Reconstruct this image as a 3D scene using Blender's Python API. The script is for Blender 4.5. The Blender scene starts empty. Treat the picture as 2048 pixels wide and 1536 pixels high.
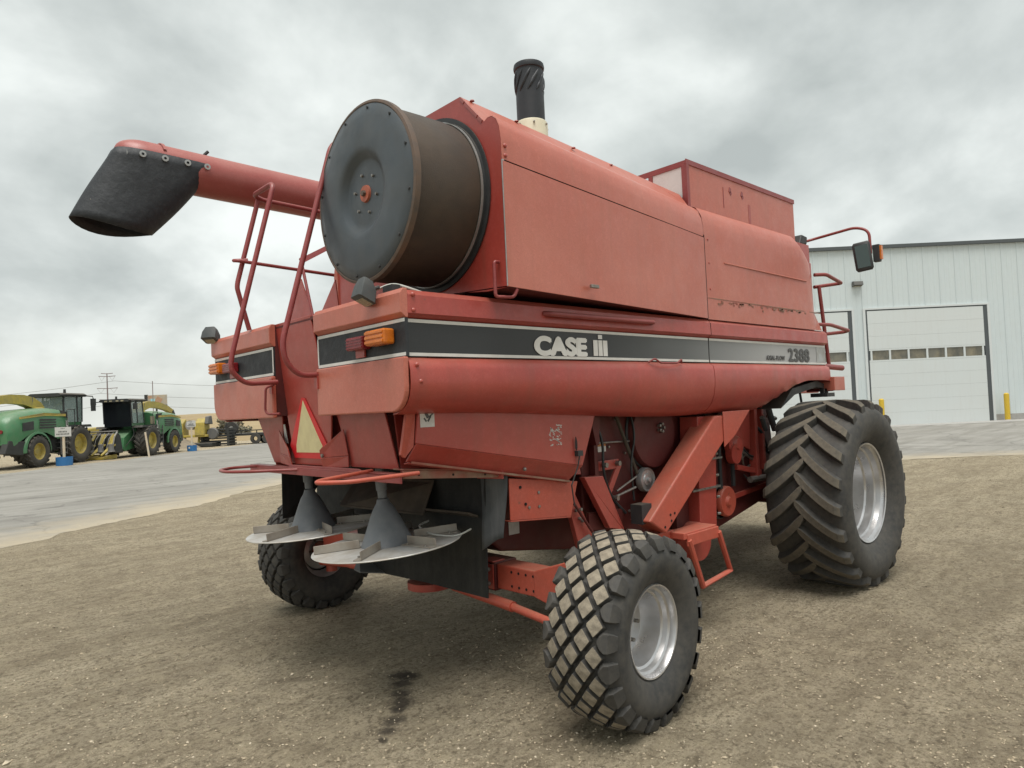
import bpy, math, random
from mathutils import Vector, Matrix, noise as mnoise
random.seed(7)
R = math.radians
PI = math.pi
scene = bpy.context.scene
COL = scene.collection

# ------------------------------------------------------------------ camera
CAM = Vector((-3.06855, -4.14414, 1.74543))
YAW, PITCH, ROLL, FPX = 0.81608, 0.02326, -0.04642, 1376.865
fwd = Vector((math.cos(YAW) * math.cos(PITCH), math.sin(YAW) * math.cos(PITCH), math.sin(PITCH)))
r0 = Vector((math.sin(YAW), -math.cos(YAW), 0)); u0 = r0.cross(fwd)
rgt = r0 * math.cos(ROLL) + u0 * math.sin(ROLL)
upv = -r0 * math.sin(ROLL) + u0 * math.cos(ROLL)
cam = bpy.data.cameras.new('camera'); camo = bpy.data.objects.new('camera', cam); COL.objects.link(camo)
M4 = Matrix((rgt, upv, -fwd)).transposed().to_4x4(); M4.translation = CAM
camo.matrix_world = M4
cam.sensor_width = 36; cam.lens = 36 * FPX / 2048
cam.shift_y = 14.717 / 2048
cam.clip_start = 0.05; cam.clip_end = 6000
scene.camera = camo

# ------------------------------------------------------------------ sky and sun
SUN_AZ, SUN_EL = R(228), R(73)       # overcast: soft light from behind and right of the viewer
world = bpy.data.worlds.new('World'); scene.world = world; world.use_nodes = True
wt = world.node_tree; wt.nodes.clear()
def wn(t, **k):
    n = wt.nodes.new(t)
    for a, b in k.items(): setattr(n, a, b)
    return n
def wl(a, b): wt.links.new(a, b)
sky = wn('ShaderNodeTexSky', sky_type='NISHITA', sun_disc=False)
sky.sun_elevation = SUN_EL; sky.sun_rotation = R(90) - SUN_AZ
sky.air_density = 1.0; sky.dust_density = 2.0
tc = wn('ShaderNodeTexCoord')
sep = wn('ShaderNodeSeparateXYZ'); wl(tc.outputs['Generated'], sep.inputs[0])
addz = wn('ShaderNodeMath', operation='ADD'); addz.inputs[1].default_value = 0.55; wl(sep.outputs[2], addz.inputs[0])
mx = wn('ShaderNodeMath', operation='MAXIMUM'); mx.inputs[1].default_value = 0.35; wl(addz.outputs[0], mx.inputs[0])
dx = wn('ShaderNodeMath', operation='DIVIDE'); wl(sep.outputs[0], dx.inputs[0]); wl(mx.outputs[0], dx.inputs[1])
dy = wn('ShaderNodeMath', operation='DIVIDE'); wl(sep.outputs[1], dy.inputs[0]); wl(mx.outputs[0], dy.inputs[1])
cmb = wn('ShaderNodeCombineXYZ'); wl(dx.outputs[0], cmb.inputs[0]); wl(dy.outputs[0], cmb.inputs[1])
n1 = wn('ShaderNodeTexNoise'); n1.inputs['Scale'].default_value = 2.9; n1.inputs['Detail'].default_value = 6; n1.inputs['Roughness'].default_value = 0.53; n1.inputs['Distortion'].default_value = 0.15
wl(cmb.outputs[0], n1.inputs['Vector'])
n2 = wn('ShaderNodeTexNoise'); n2.inputs['Scale'].default_value = 0.9; n2.inputs['Detail'].default_value = 3
wl(cmb.outputs[0], n2.inputs['Vector'])
mixn = wn('ShaderNodeMath', operation='MULTIPLY_ADD'); mixn.inputs[1].default_value = 0.62
sc2 = wn('ShaderNodeMath', operation='MULTIPLY'); sc2.inputs[1].default_value = 0.38; wl(n2.outputs[0], sc2.inputs[0])
wl(n1.outputs[0], mixn.inputs[0]); wl(sc2.outputs[0], mixn.inputs[2])
ramp = wn('ShaderNodeValToRGB'); wl(mixn.outputs[0], ramp.inputs[0])
e = ramp.color_ramp.elements
e[0].position = 0.40; e[0].color = (4.3, 4.66, 4.52, 1)
e[1].position = 0.62; e[1].color = (8.6, 9.0, 8.7, 1)
k = ramp.color_ramp.elements.new(0.5); k.color = (6.0, 6.38, 6.18, 1)
# thin warm brightening of the cloud deck towards the horizon
hz = wn('ShaderNodeMapRange'); hz.inputs[1].default_value = 0.0; hz.inputs[2].default_value = 0.16; hz.inputs[3].default_value = 0.55; hz.inputs[4].default_value = 0.0
wl(sep.outputs[2], hz.inputs[0])
mh = wn('ShaderNodeMix', data_type='RGBA'); mh.inputs[7].default_value = (7.7, 7.7, 7.0, 1)
wl(hz.outputs[0], mh.inputs[0]); wl(ramp.outputs[0], mh.inputs[6])
ms = wn('ShaderNodeMix', data_type='RGBA'); ms.inputs[0].default_value = 0.94
wl(sky.outputs[0], ms.inputs[6]); wl(mh.outputs[2], ms.inputs[7])
bg = wn('ShaderNodeBackground'); bg.inputs[1].default_value = 0.05; wl(ms.outputs[2], bg.inputs[0])
wo = wn('ShaderNodeOutputWorld'); wl(bg.outputs[0], wo.inputs[0])

sl = bpy.data.lights.new('sun', 'SUN'); sl.energy = 1.5; sl.angle = R(38); sl.color = (1.0, 0.97, 0.92)
so = bpy.data.objects.new('sun', sl); COL.objects.link(so)
sd = Vector((math.cos(SUN_AZ) * math.cos(SUN_EL), math.sin(SUN_AZ) * math.cos(SUN_EL), math.sin(SUN_EL)))
so.rotation_euler = (-sd).to_track_quat('-Z', 'Y').to_euler()
scene.view_settings.view_transform = 'Standard'; scene.view_settings.look = 'None'
scene.view_settings.exposure = 1.24; scene.view_settings.gamma = 1.0
scene.view_settings.use_curve_mapping = False

# ------------------------------------------------------------------ materials
MATS = {}
def mat(name, base, rough=0.6, metal=0.0, var=None, bump=None, dust=None, spec=None, coat=0.0, streak=None, coord='Object', wear=None, grain=0.0):
    """var=(colour, scale, amount, detail) blotches; dust=(colour, amount, scale); bump=(scale, strength, dist); streak=(colour, amount)"""
    m = bpy.data.materials.new(name); m.use_nodes = True; nt = m.node_tree
    b = nt.nodes['Principled BSDF']
    L = nt.links.new
    t = nt.nodes.new('ShaderNodeTexCoord')
    col = nt.nodes.new('ShaderNodeRGB'); col.outputs[0].default_value = (*base, 1); cur = col.outputs[0]
    def nz(scale, detail=5, vec=None, rough_=0.6):
        n = nt.nodes.new('ShaderNodeTexNoise'); n.inputs['Scale'].default_value = scale; n.inputs['Detail'].default_value = detail; n.inputs['Roughness'].default_value = rough_
        L(vec or t.outputs[coord], n.inputs['Vector']); return n.outputs[0]
    def mixc(fac, a, c2):
        mm = nt.nodes.new('ShaderNodeMix'); mm.data_type = 'RGBA'; L(fac, mm.inputs[0]); L(a, mm.inputs[6]); mm.inputs[7].default_value = (*c2, 1); return mm.outputs[2]
    def rng(v, lo, hi, o0, o1):
        r_ = nt.nodes.new('ShaderNodeMapRange'); r_.inputs[1].default_value = lo; r_.inputs[2].default_value = hi; r_.inputs[3].default_value = o0; r_.inputs[4].default_value = o1; L(v, r_.inputs[0]); return r_.outputs[0]
    if var:
        for v in (var if isinstance(var, list) else [var]):
            cur = mixc(rng(nz(v[1], v[3] if len(v) > 3 else 5), 0.38, 0.66, 0, v[2]), cur, v[0])
    if grain:
        cur = mixc(rng(nz(170, 3), 0.35, 0.7, 0, grain), cur, tuple(q * 0.45 for q in base))
        cur = mixc(rng(nz(34, 6, None, 0.7), 0.5, 0.78, 0, grain), cur, tuple(min(1, q * 1.25 + .06) for q in base))
    if streak:
        mp = nt.nodes.new('ShaderNodeMapping'); mp.inputs['Scale'].default_value = (7, 7, 0.5); L(t.outputs[coord], mp.inputs[0])
        cur = mixc(rng(nz(1.6, 6, mp.outputs[0]), 0.5, 0.75, 0, streak[1]), cur, streak[0])
    if dust:
        g = nt.nodes.new('ShaderNodeNewGeometry'); s = nt.nodes.new('ShaderNodeSeparateXYZ'); L(g.outputs['Normal'], s.inputs[0])
        up = rng(s.outputs[2], 0.25, 0.95, 0.0, 1.0)
        mu = nt.nodes.new('ShaderNodeMath'); mu.operation = 'MULTIPLY'; L(up, mu.inputs[0]); L(rng(nz(dust[2], 6), 0.3, 0.7, 0.3 * dust[1], dust[1]), mu.inputs[1])
        cur = mixc(mu.outputs[0], cur, dust[0])
    if wear:
        cur = mixc(rng(nz(wear[1], 8, None, 0.7), wear[2], wear[2] + 0.04, 0, wear[3]), cur, wear[0])
    L(cur, b.inputs['Base Color'])
    L(rng(nz(9, 4), 0.3, 0.7, max(0.03, rough - 0.08), min(1, rough + 0.1)), b.inputs['Roughness'])
    b.inputs['Metallic'].default_value = metal
    if spec is not None: b.inputs['Specular IOR Level'].default_value = spec
    b.inputs['Coat Weight'].default_value = coat; b.inputs['Coat Roughness'].default_value = 0.25
    if bump:
        bp = nt.nodes.new('ShaderNodeBump'); bp.inputs['Strength'].default_value = bump[1]; bp.inputs['Distance'].default_value = bump[2] if len(bump) > 2 else 0.01
        L(nz(bump[0], 6), bp.inputs['Height']); L(bp.outputs[0], b.inputs['Normal'])
    MATS[name] = m
    return m
TAN = (0.30, 0.235, 0.165)
mat('paint', (0.38, 0.050, 0.037), 0.38, coat=0.2, var=[((0.45, 0.085, 0.060), 1.3, 0.7), ((0.29, 0.042, 0.033), 4.0, 0.35)], dust=(TAN, 0.35, 6), streak=((0.22, 0.065, 0.045), 0.4), bump=(2.2, 0.12, 0.02), wear=((0.13, 0.06, 0.04), 14, 0.66, 0.6), grain=0.30)
mat('paint_faded', (0.48, 0.128, 0.086), 0.40, coat=0.15, var=[((0.54, 0.18, 0.124), 0.8, 0.8), ((0.45, 0.11, 0.072), 3.0, 0.35)], dust=((0.42, 0.20, 0.15), 0.3, 5), streak=((0.36, 0.12, 0.075), 0.4), bump=(1.4, 0.12, 0.03), wear=((0.24, 0.10, 0.06), 22, 0.70, 0.4), grain=0.30)
mat('paint_tube', (0.25, 0.040, 0.040), 0.42, var=((0.32, 0.08, 0.07), 5, 0.5), dust=(TAN, 0.25, 8), wear=((0.12, 0.06, 0.045), 25, 0.66, 0.7), grain=0.30)
mat('paint_bright', (0.50, 0.085, 0.050), 0.45, var=[((0.44, 0.09, 0.06), 3, 0.6), ((0.33, 0.10, 0.07), 9, 0.3)], dust=(TAN, 0.4, 6), wear=((0.16, 0.075, 0.05), 16, 0.64, 0.6), grain=0.30)
mat('paint_grimy_shaded', (0.085, 0.009, 0.008), 0.6, var=[((0.055, 0.015, 0.012), 5, 0.7), ((0.14, 0.02, 0.016), 2, 0.5)], dust=(TAN, 0.4, 9), bump=(12, 0.2, 0.01))  # grimy red, darkened so the colour itself carries the shade inside and underneath
mat('auger_paint', (0.33, 0.075, 0.065), 0.4, var=((0.38, 0.12, 0.10), 2, 0.6), dust=((0.5, 0.33, 0.27), 0.3, 4), bump=(3, 0.05, 0.02), grain=0.30)
mat('white_line', (0.66, 0.66, 0.63), 0.5, var=((0.5, 0.47, 0.42), 8, 0.4))
mat('letter_white', (0.72, 0.71, 0.68), 0.5, var=((0.55, 0.52, 0.48), 12, 0.4))
mat('letter_grey', (0.055, 0.055, 0.055), 0.5, var=((0.12, 0.12, 0.12), 30, 0.5))
mat('black_plastic', (0.022, 0.024, 0.026), 0.55, var=((0.05, 0.05, 0.05), 8, 0.5), dust=(TAN, 0.3, 10), bump=(40, 0.1, 0.004))
mat('rubber_sheet', (0.011, 0.012, 0.012), 0.8, var=((0.026, 0.025, 0.023), 6, 0.5), dust=(TAN, 0.4, 8), streak=((0.05, 0.047, 0.042), 0.4), bump=(9, 0.3, 0.02))
mat('rubber_grey', (0.055, 0.06, 0.064), 0.8, var=((0.09, 0.092, 0.095), 6, 0.6), streak=((0.15, 0.15, 0.15), 0.6), bump=(30, 0.25, 0.01))
mat('tyre_rubber', (0.024, 0.025, 0.026), 0.75, var=[((0.055, 0.052, 0.048), 3.5, 0.7), ((0.10, 0.09, 0.075), 9, 0.35), ((0.14, 0.125, 0.10), 22, 0.22)], wear=((0.16, 0.14, 0.11), 16, 0.68, 0.35), bump=(60, 0.15, 0.004))
mat('tread_dust', (0.095, 0.083, 0.064), 0.9, var=[((0.17, 0.145, 0.105), 7, 0.7), ((0.06, 0.055, 0.048), 25, 0.5)], bump=(70, 0.4, 0.006))
mat('tread_mud', (0.25, 0.212, 0.158), 0.95, var=[((0.34, 0.295, 0.225), 9, 0.7), ((0.13, 0.112, 0.085), 30, 0.7)], bump=(80, 0.6, 0.006))
mat('rim_silver', (0.60, 0.60, 0.61), 0.32, metal=0.75, var=((0.42, 0.40, 0.38), 7, 0.5), bump=(30, 0.05, 0.004))
mat('drum_cap', (0.046, 0.058, 0.068), 0.42, var=[((0.066, 0.079, 0.090), 2.5, 0.7), ((0.085, 0.078, 0.066), 6, 0.25)], wear=((0.32, 0.31, 0.29), 18, 0.74, 0.5), bump=(3, 0.1, 0.02))
mat('drum_rim', (0.11, 0.075, 0.055), 0.6, var=[((0.06, 0.055, 0.05), 8, 0.7), ((0.17, 0.10, 0.06), 20, 0.4)], wear=((0.5, 0.48, 0.45), 6, 0.66, 0.7))
mat('drum_screen', (0.052, 0.035, 0.023), 0.62, var=[((0.085, 0.057, 0.036), 3, 0.8), ((0.026, 0.023, 0.021), 2, 0.7)], bump=(220, 0.5, 0.004))
mat('hub_orange', (0.42, 0.10, 0.05), 0.5, var=((0.3, 0.1, 0.06), 20, 0.6))
mat('bolt_steel', (0.30, 0.29, 0.27), 0.45, metal=0.7, var=((0.14, 0.10, 0.07), 40, 0.6))
mat('zinc', (0.42, 0.43, 0.43), 0.42, metal=0.6, var=((0.25, 0.22, 0.18), 9, 0.6))
mat('disc_steel', (0.60, 0.60, 0.58), 0.5, metal=0.35, var=[((0.40, 0.37, 0.32), 5, 0.7), ((0.30, 0.23, 0.15), 9, 0.35)], wear=((0.30, 0.2, 0.12), 9, 0.66, 0.6))
mat('blade_steel', (0.30, 0.28, 0.25), 0.6, metal=0.3, var=[((0.20, 0.15, 0.11), 8, 0.7), ((0.42, 0.38, 0.32), 5, 0.5)])
mat('cone_grey', (0.115, 0.125, 0.135), 0.55, var=((0.19, 0.195, 0.20), 6, 0.6), bump=(8, 0.1, 0.01))
mat('rusty_edge', (0.20, 0.12, 0.08), 0.8, var=[((0.30, 0.22, 0.16), 14, 0.7), ((0.33, 0.06, 0.045), 6, 0.6)])
mat('plank_brown', (0.055, 0.043, 0.032), 0.85, var=((0.10, 0.078, 0.055), 8, 0.6))
mat('hole_black', (0.006, 0.006, 0.006), 0.9)
mat('vinyl_black', (0.018, 0.021, 0.025), 0.62, var=((0.03, 0.033, 0.037), 3, 0.6), bump=(4, 0.35, 0.05), grain=0.3)
mat('exhaust_black', (0.019, 0.022, 0.027), 0.5, var=((0.035, 0.036, 0.04), 10, 0.5))
mat('cream_paint', (0.60, 0.56, 0.42), 0.55, var=((0.48, 0.42, 0.30), 9, 0.4))
mat('lamp_grey', (0.055, 0.062, 0.064), 0.6, var=((0.09, 0.09, 0.085), 9, 0.5))
mat('lamp_glass', (0.33, 0.29, 0.20), 0.25)
mat('lens_red', (0.20, 0.012, 0.016), 0.25, bump=(90, 0.3, 0.004))
mat('lens_amber', (0.62, 0.17, 0.015), 0.25, bump=(60, 0.4, 0.004), var=((0.45, 0.10, 0.01), 18, 0.5))
mat('smv_red', (0.60, 0.018, 0.022), 0.4)
mat('smv_yellow', (0.68, 0.60, 0.33), 0.55, var=((0.52, 0.43, 0.24), 12, 0.5))
mat('label_white', (0.60, 0.59, 0.56), 0.55, var=((0.42, 0.40, 0.37), 30, 0.5))
mat('label_orange', (0.45, 0.18, 0.05), 0.55)
mat('plexi', (0.62, 0.60, 0.58), 0.25, var=((0.52, 0.48, 0.46), 6, 0.4))
mat('mirror_glass', (0.03, 0.055, 0.05), 0.04, spec=0.9)
mat('cable_white', (0.55, 0.55, 0.5), 0.5)
mat('concrete', (0.36, 0.35, 0.33), 0.85, var=((0.26, 0.25, 0.23), 4, 0.6), bump=(30, 0.2, 0.01))
mat('shed_metal', (0.585, 0.64, 0.645), 0.45, var=[((0.55, 0.62, 0.64), 0.6, 0.5), ((0.50, 0.53, 0.52), 3.0, 0.15)], streak=((0.46, 0.48, 0.46), 0.2))
mat('shed_trim', (0.075, 0.085, 0.09), 0.5)
mat('shed_flash', (0.60, 0.63, 0.63), 0.5)
mat('door_white', (0.60, 0.635, 0.63), 0.5, var=((0.60, 0.62, 0.61), 0.5, 0.5), streak=((0.52, 0.53, 0.50), 0.25))
mat('pane_glass', (0.16, 0.15, 0.12), 0.08, spec=0.8, var=[((0.30, 0.25, 0.15), 0.9, 0.8), ((0.05, 0.055, 0.05), 1.7, 0.8)])
mat('bollard_yellow', (0.62, 0.42, 0.03), 0.5, var=((0.5, 0.33, 0.05), 6, 0.4))
mat('green_paint', (0.045, 0.18, 0.07), 0.38, var=[((0.075, 0.23, 0.11), 1.0, 0.6), ((0.11, 0.15, 0.085), 4, 0.4)], dust=((0.28, 0.33, 0.24), 0.6, 2), grain=0.3)
mat('yellow_paint', (0.47, 0.36, 0.055), 0.5, var=[((0.34, 0.27, 0.08), 1.8, 0.7), ((0.22, 0.18, 0.08), 5, 0.5)], dust=(TAN, 0.3, 3))
mat('machine_black', (0.022, 0.024, 0.024), 0.6, var=((0.05, 0.05, 0.045), 3, 0.5), dust=(TAN, 0.35, 4))
mat('machine_grey', (0.10, 0.10, 0.10), 0.6, var=((0.16, 0.15, 0.13), 2, 0.6), dust=(TAN, 0.4, 3))
mat('far_tyre', (0.045, 0.043, 0.040), 0.85, var=((0.085, 0.077, 0.065), 2.2, 0.7), dust=(TAN, 0.3, 3))
mat('dark_glass', (0.012, 0.014, 0.017), 0.12, spec=0.35)
mat('blue_tub', (0.022, 0.14, 0.36), 0.5, var=((0.035, 0.17, 0.40), 3, 0.6))
mat('stake_wood', (0.60, 0.55, 0.42), 0.7, var=((0.62, 0.33, 0.20), 3, 0.4))
mat('pylon_steel', (0.20, 0.16, 0.165), 0.7)
mat('wire', (0.16, 0.16, 0.16), 0.7)
mat('dirt_pile', (0.20, 0.165, 0.12), 0.95, var=((0.28, 0.23, 0.165), 1.5, 0.7), bump=(3, 0.8, 0.15))
mat('bark', (0.11, 0.09, 0.07), 0.9)
mat('bush_leaf', (0.16, 0.15, 0.105), 0.8, var=((0.22, 0.20, 0.14), 3, 0.7))
mat('galv', (0.30, 0.29, 0.27), 0.6, metal=0.3, var=((0.2, 0.18, 0.15), 3, 0.5))

def tinted_glass():
    m = bpy.data.materials.new('cab_glass'); m.use_nodes = True; nt = m.node_tree; b = nt.nodes['Principled BSDF']
    b.inputs['Base Color'].default_value = (0.35, 0.45, 0.42, 1); b.inputs['Roughness'].default_value = 0.05
    b.inputs['Alpha'].default_value = 0.38
    MATS['cab_glass'] = m
tinted_glass()

def stripe_material():
    # the decal itself fades from black at the rear to silver at the front
    m = bpy.data.materials.new('stripe_fade'); m.use_nodes = True; nt = m.node_tree; b = nt.nodes['Principled BSDF']; L = nt.links.new
    t = nt.nodes.new('ShaderNodeTexCoord'); s = nt.nodes.new('ShaderNodeSeparateXYZ'); L(t.outputs['Object'], s.inputs[0])
    r_ = nt.nodes.new('ShaderNodeMapRange'); r_.inputs[1].default_value = 0.55; r_.inputs[2].default_value = 3.1; L(s.outputs[0], r_.inputs[0])
    n = nt.nodes.new('ShaderNodeTexNoise'); n.inputs['Scale'].default_value = 260; n.inputs['Detail'].default_value = 2; L(t.outputs['Object'], n.inputs['Vector'])
    a = nt.nodes.new('ShaderNodeMath'); a.operation = 'MULTIPLY_ADD'; a.inputs[1].default_value = 0.10; L(n.outputs[0], a.inputs[0]); L(r_.outputs[0], a.inputs[2])
    cr = nt.nodes.new('ShaderNodeValToRGB'); L(a.outputs[0], cr.inputs[0]); el = cr.color_ramp.elements
    el[0].position = 0.03; el[0].color = (0.020, 0.022, 0.024, 1); el[1].position = 1.0; el[1].color = (0.37, 0.37, 0.37, 1)
    k1 = el.new(0.42); k1.color = (0.095, 0.10, 0.10, 1); k2 = el.new(0.7); k2.color = (0.22, 0.225, 0.225, 1)
    L(cr.outputs[0], b.inputs['Base Color']); b.inputs['Roughness'].default_value = 0.42
    MATS['stripe_fade'] = m
stripe_material()

def ground_material(name, kind):
    m = bpy.data.materials.new(name); m.use_nodes = True; nt = m.node_tree; b = nt.nodes['Principled BSDF']; L = nt.links.new
    t = nt.nodes.new('ShaderNodeTexCoord')
    def nz(scale, det=6, rough=0.6, vec=None):
        n = nt.nodes.new('ShaderNodeTexNoise'); n.inputs['Scale'].default_value = scale; n.inputs['Detail'].default_value = det; n.inputs['Roughness'].default_value = rough
        L(vec or t.outputs['Object'], n.inputs['Vector']); return n.outputs[0]
    def mix(f, a, c2, lo=0.4, hi=0.62, amt=1.0):
        r_ = nt.nodes.new('ShaderNodeMapRange'); r_.inputs[1].default_value = lo; r_.inputs[2].default_value = hi; r_.inputs[4].default_value = amt; L(f, r_.inputs[0])
        mm = nt.nodes.new('ShaderNodeMix'); mm.data_type = 'RGBA'; L(r_.outputs[0], mm.inputs[0])
        if isinstance(a, tuple): mm.inputs[6].default_value = (*a, 1)
        else: L(a, mm.inputs[6])
        mm.inputs[7].default_value = (*c2, 1); return mm.outputs[2]
    # wheel-track direction: stretched noise running along the yard
    mp = nt.nodes.new('ShaderNodeMapping'); mp.inputs['Rotation'].default_value = (0, 0, R(-38)); mp.inputs['Scale'].default_value = (0.22, 2.2, 1); L(t.outputs['Object'], mp.inputs[0])
    if kind == 'dirt':
        c = mix(nz(0.45), (0.55, 0.46, 0.325), (0.63, 0.54, 0.39))
        c = mix(nz(1.1, 5, 0.6, mp.outputs[0]), c, (0.30, 0.245, 0.168), 0.44, 0.64, 0.45)
        wv = nt.nodes.new('ShaderNodeTexNoise'); wv.inputs['Scale'].default_value = 0.7; wv.inputs['Detail'].default_value = 4; wv.inputs['Distortion'].default_value = 2.2; L(mp.outputs[0], wv.inputs['Vector'])
        c = mix(wv.outputs[0], c, (0.27, 0.22, 0.15), 0.50, 0.62, 0.28)
        c = mix(nz(1.6, 7, 0.68), c, (0.27, 0.222, 0.155), 0.47, 0.62, 0.55)
        c = mix(nz(0.8, 6, 0.65), c, (0.60, 0.51, 0.37), 0.50, 0.66, 0.45)
        mp2 = nt.nodes.new('ShaderNodeMapping'); mp2.inputs['Rotation'].default_value = (0, 0, R(-38)); mp2.inputs['Scale'].default_value = (2.0, 9.0, 1); L(t.outputs['Object'], mp2.inputs[0])
        c = mix(nz(1.3, 8, 0.75, mp2.outputs[0]), c, (0.25, 0.202, 0.132), 0.48, 0.62, 0.55)
        c = mix(nz(46, 6, 0.8), c, (0.22, 0.18, 0.122), 0.49, 0.58, 0.62)
        c = mix(nz(7, 8, 0.7), c, (0.61, 0.515, 0.355), 0.48, 0.64, 0.6)
        c = mix(nz(28, 6, 0.7), c, (0.18, 0.147, 0.10), 0.505, 0.62, 0.8)
        c = mix(nz(95, 4, 0.7), c, (0.66, 0.575, 0.43), 0.57, 0.69, 0.6)
        # oil drips: a run of dark spots and a faint scuff
        def spot(x, y, r1, amt, cc, sx=1.0, ang=0.0):
            nonlocal c
            mq = nt.nodes.new('ShaderNodeMapping'); mq.vector_type = 'TEXTURE'; mq.inputs['Location'].default_value = (x, y, 0); mq.inputs['Rotation'].default_value = (0, 0, ang); mq.inputs['Scale'].default_value = (r1 * sx, r1, 1); L(t.outputs['Object'], mq.inputs[0])
            sp = nt.nodes.new('ShaderNodeSeparateXYZ'); L(mq.outputs[0], sp.inputs[0])
            cb = nt.nodes.new('ShaderNodeCombineXYZ'); L(sp.outputs[0], cb.inputs[0]); L(sp.outputs[1], cb.inputs[1])
            ln = nt.nodes.new('ShaderNodeVectorMath'); ln.operation = 'LENGTH'; L(cb.outputs[0], ln.inputs[0])
            ad = nt.nodes.new('ShaderNodeMath'); ad.operation = 'MULTIPLY_ADD'; ad.inputs[1].default_value = 1.9; L(nz(26, 7, 0.75), ad.inputs[0]); L(ln.outputs['Value'], ad.inputs[2])
            c = mix(ad.outputs[0], c, cc, 2.1, 1.4, amt)
        OIL = (0.075, 0.062, 0.050)
        for q in OIL_SPOTS: spot(q[0], q[1], q[2] * 1.15, 0.85, OIL)
        spot(*SCUFF, 0.40, (0.17, 0.135, 0.095), 4.0, R(-44))
        h1, h2 = nz(24, 9, 0.78), nz(110, 5, 0.75)
    elif kind == 'asphalt':
        c = mix(nz(0.25), (0.26, 0.25, 0.226), (0.305, 0.294, 0.268))
        c = mix(nz(1.0, 5, 0.6, mp.outputs[0]), c, (0.20, 0.19, 0.168), 0.45, 0.66, 0.8)
        c = mix(nz(6, 8, 0.7), c, (0.23, 0.215, 0.19), 0.5, 0.72, 0.5)
        c = mix(nz(60, 4, 0.7), c, (0.45, 0.43, 0.39), 0.55, 0.72, 0.6)
        c = mix(nz(0.55, 5, 0.6), c, (0.17, 0.162, 0.148), 0.50, 0.66, 0.45)
        vo = nt.nodes.new('ShaderNodeTexVoronoi'); vo.feature = 'DISTANCE_TO_EDGE'; vo.inputs['Scale'].default_value = 0.22; vo.inputs['Randomness'].default_value = 1.0
        dn = nt.nodes.new('ShaderNodeTexNoise'); dn.inputs['Scale'].default_value = 1.5; dn.inputs['Detail'].default_value = 5; L(t.outputs['Object'], dn.inputs['Vector'])
        va = nt.nodes.new('ShaderNodeVectorMath'); va.operation = 'MULTIPLY_ADD'; va.inputs[1].default_value = (1.2, 1.2, 0); L(dn.outputs['Color'], va.inputs[0]); L(t.outputs['Object'], va.inputs[2]); L(va.outputs[0], vo.inputs['Vector'])
        c = mix(vo.outputs['Distance'], c, (0.11, 0.105, 0.095), 0.010, 0.003, 0.4)
        # grit carried onto the asphalt along its ragged edges
        def edge(a, b_):
            d_ = (b_ - a).normalized(); v = nt.nodes.new('ShaderNodeVectorMath'); v.operation = 'DOT_PRODUCT'; v.inputs[1].default_value = (-d_.y, d_.x, 0); L(t.outputs['Object'], v.inputs[0])
            q = nt.nodes.new('ShaderNodeMath'); q.operation = 'SUBTRACT'; q.inputs[1].default_value = -d_.y * a.x + d_.x * a.y; L(v.outputs['Value'], q.inputs[0]); return q.outputs[0]
        mxn = nt.nodes.new('ShaderNodeMath'); mxn.operation = 'MAXIMUM'; L(edge(LA, LB), mxn.inputs[0]); L(edge(RA, RB), mxn.inputs[1])
        am = nt.nodes.new('ShaderNodeMath'); am.operation = 'MULTIPLY_ADD'; am.inputs[1].default_value = 3.4; L(nz(1.3, 7, 0.7, None), am.inputs[0]); L(mxn.outputs[0], am.inputs[2])
        c = mix(am.outputs[0], c, (0.42, 0.355, 0.255), 3.6, 1.5, 0.92)
        h1, h2 = nz(14, 8, 0.75), nz(90, 4, 0.7)
    else:
        c = mix(nz(0.03, 6), (0.28, 0.21, 0.115), (0.345, 0.265, 0.155))
        c = mix(nz(0.25, 6, 0.7), c, (0.28, 0.215, 0.12), 0.48, 0.7, 0.6)
        h1, h2 = nz(0.8, 8, 0.75), nz(4, 4, 0.7)
    L(c, b.inputs['Base Color']); b.inputs['Roughness'].default_value = 0.95; b.inputs['Specular IOR Level'].default_value = 0.15
    b1 = nt.nodes.new('ShaderNodeBump'); b1.inputs['Strength'].default_value = 1.0; b1.inputs['Distance'].default_value = 0.09 if kind == 'dirt' else 0.012; L(h1, b1.inputs['Height'])
    b2 = nt.nodes.new('ShaderNodeBump'); b2.inputs['Strength'].default_value = 0.7; b2.inputs['Distance'].default_value = 0.008; L(h2, b2.inputs['Height']); L(b1.outputs[0], b2.inputs['Normal'])
    L(b2.outputs[0], b.inputs['Normal'])
    MATS[name] = m
LA, LB = Vector((-1.66, 8.5)), Vector((5.24, 13.6))
RA, RB = Vector((15.56, 1.78)), Vector((17.29, -0.41))
OIL_SPOTS = [(-0.50, -0.20, 0.085), (-0.47, -0.27, 0.07), (-0.58, -0.33, 0.075), (-0.68, -0.46, 0.07), (-0.74, -0.57, 0.075), (-0.80, -0.62, 0.05), (-0.90, -0.72, 0.065), (-0.99, -0.80, 0.05), (-1.07, -0.87, 0.035)]
SCUFF = (-1.02, 0.38, 0.06)
ground_material('dirt', 'dirt'); ground_material('asphalt', 'asphalt'); ground_material('dry_grass', 'grass')

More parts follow.
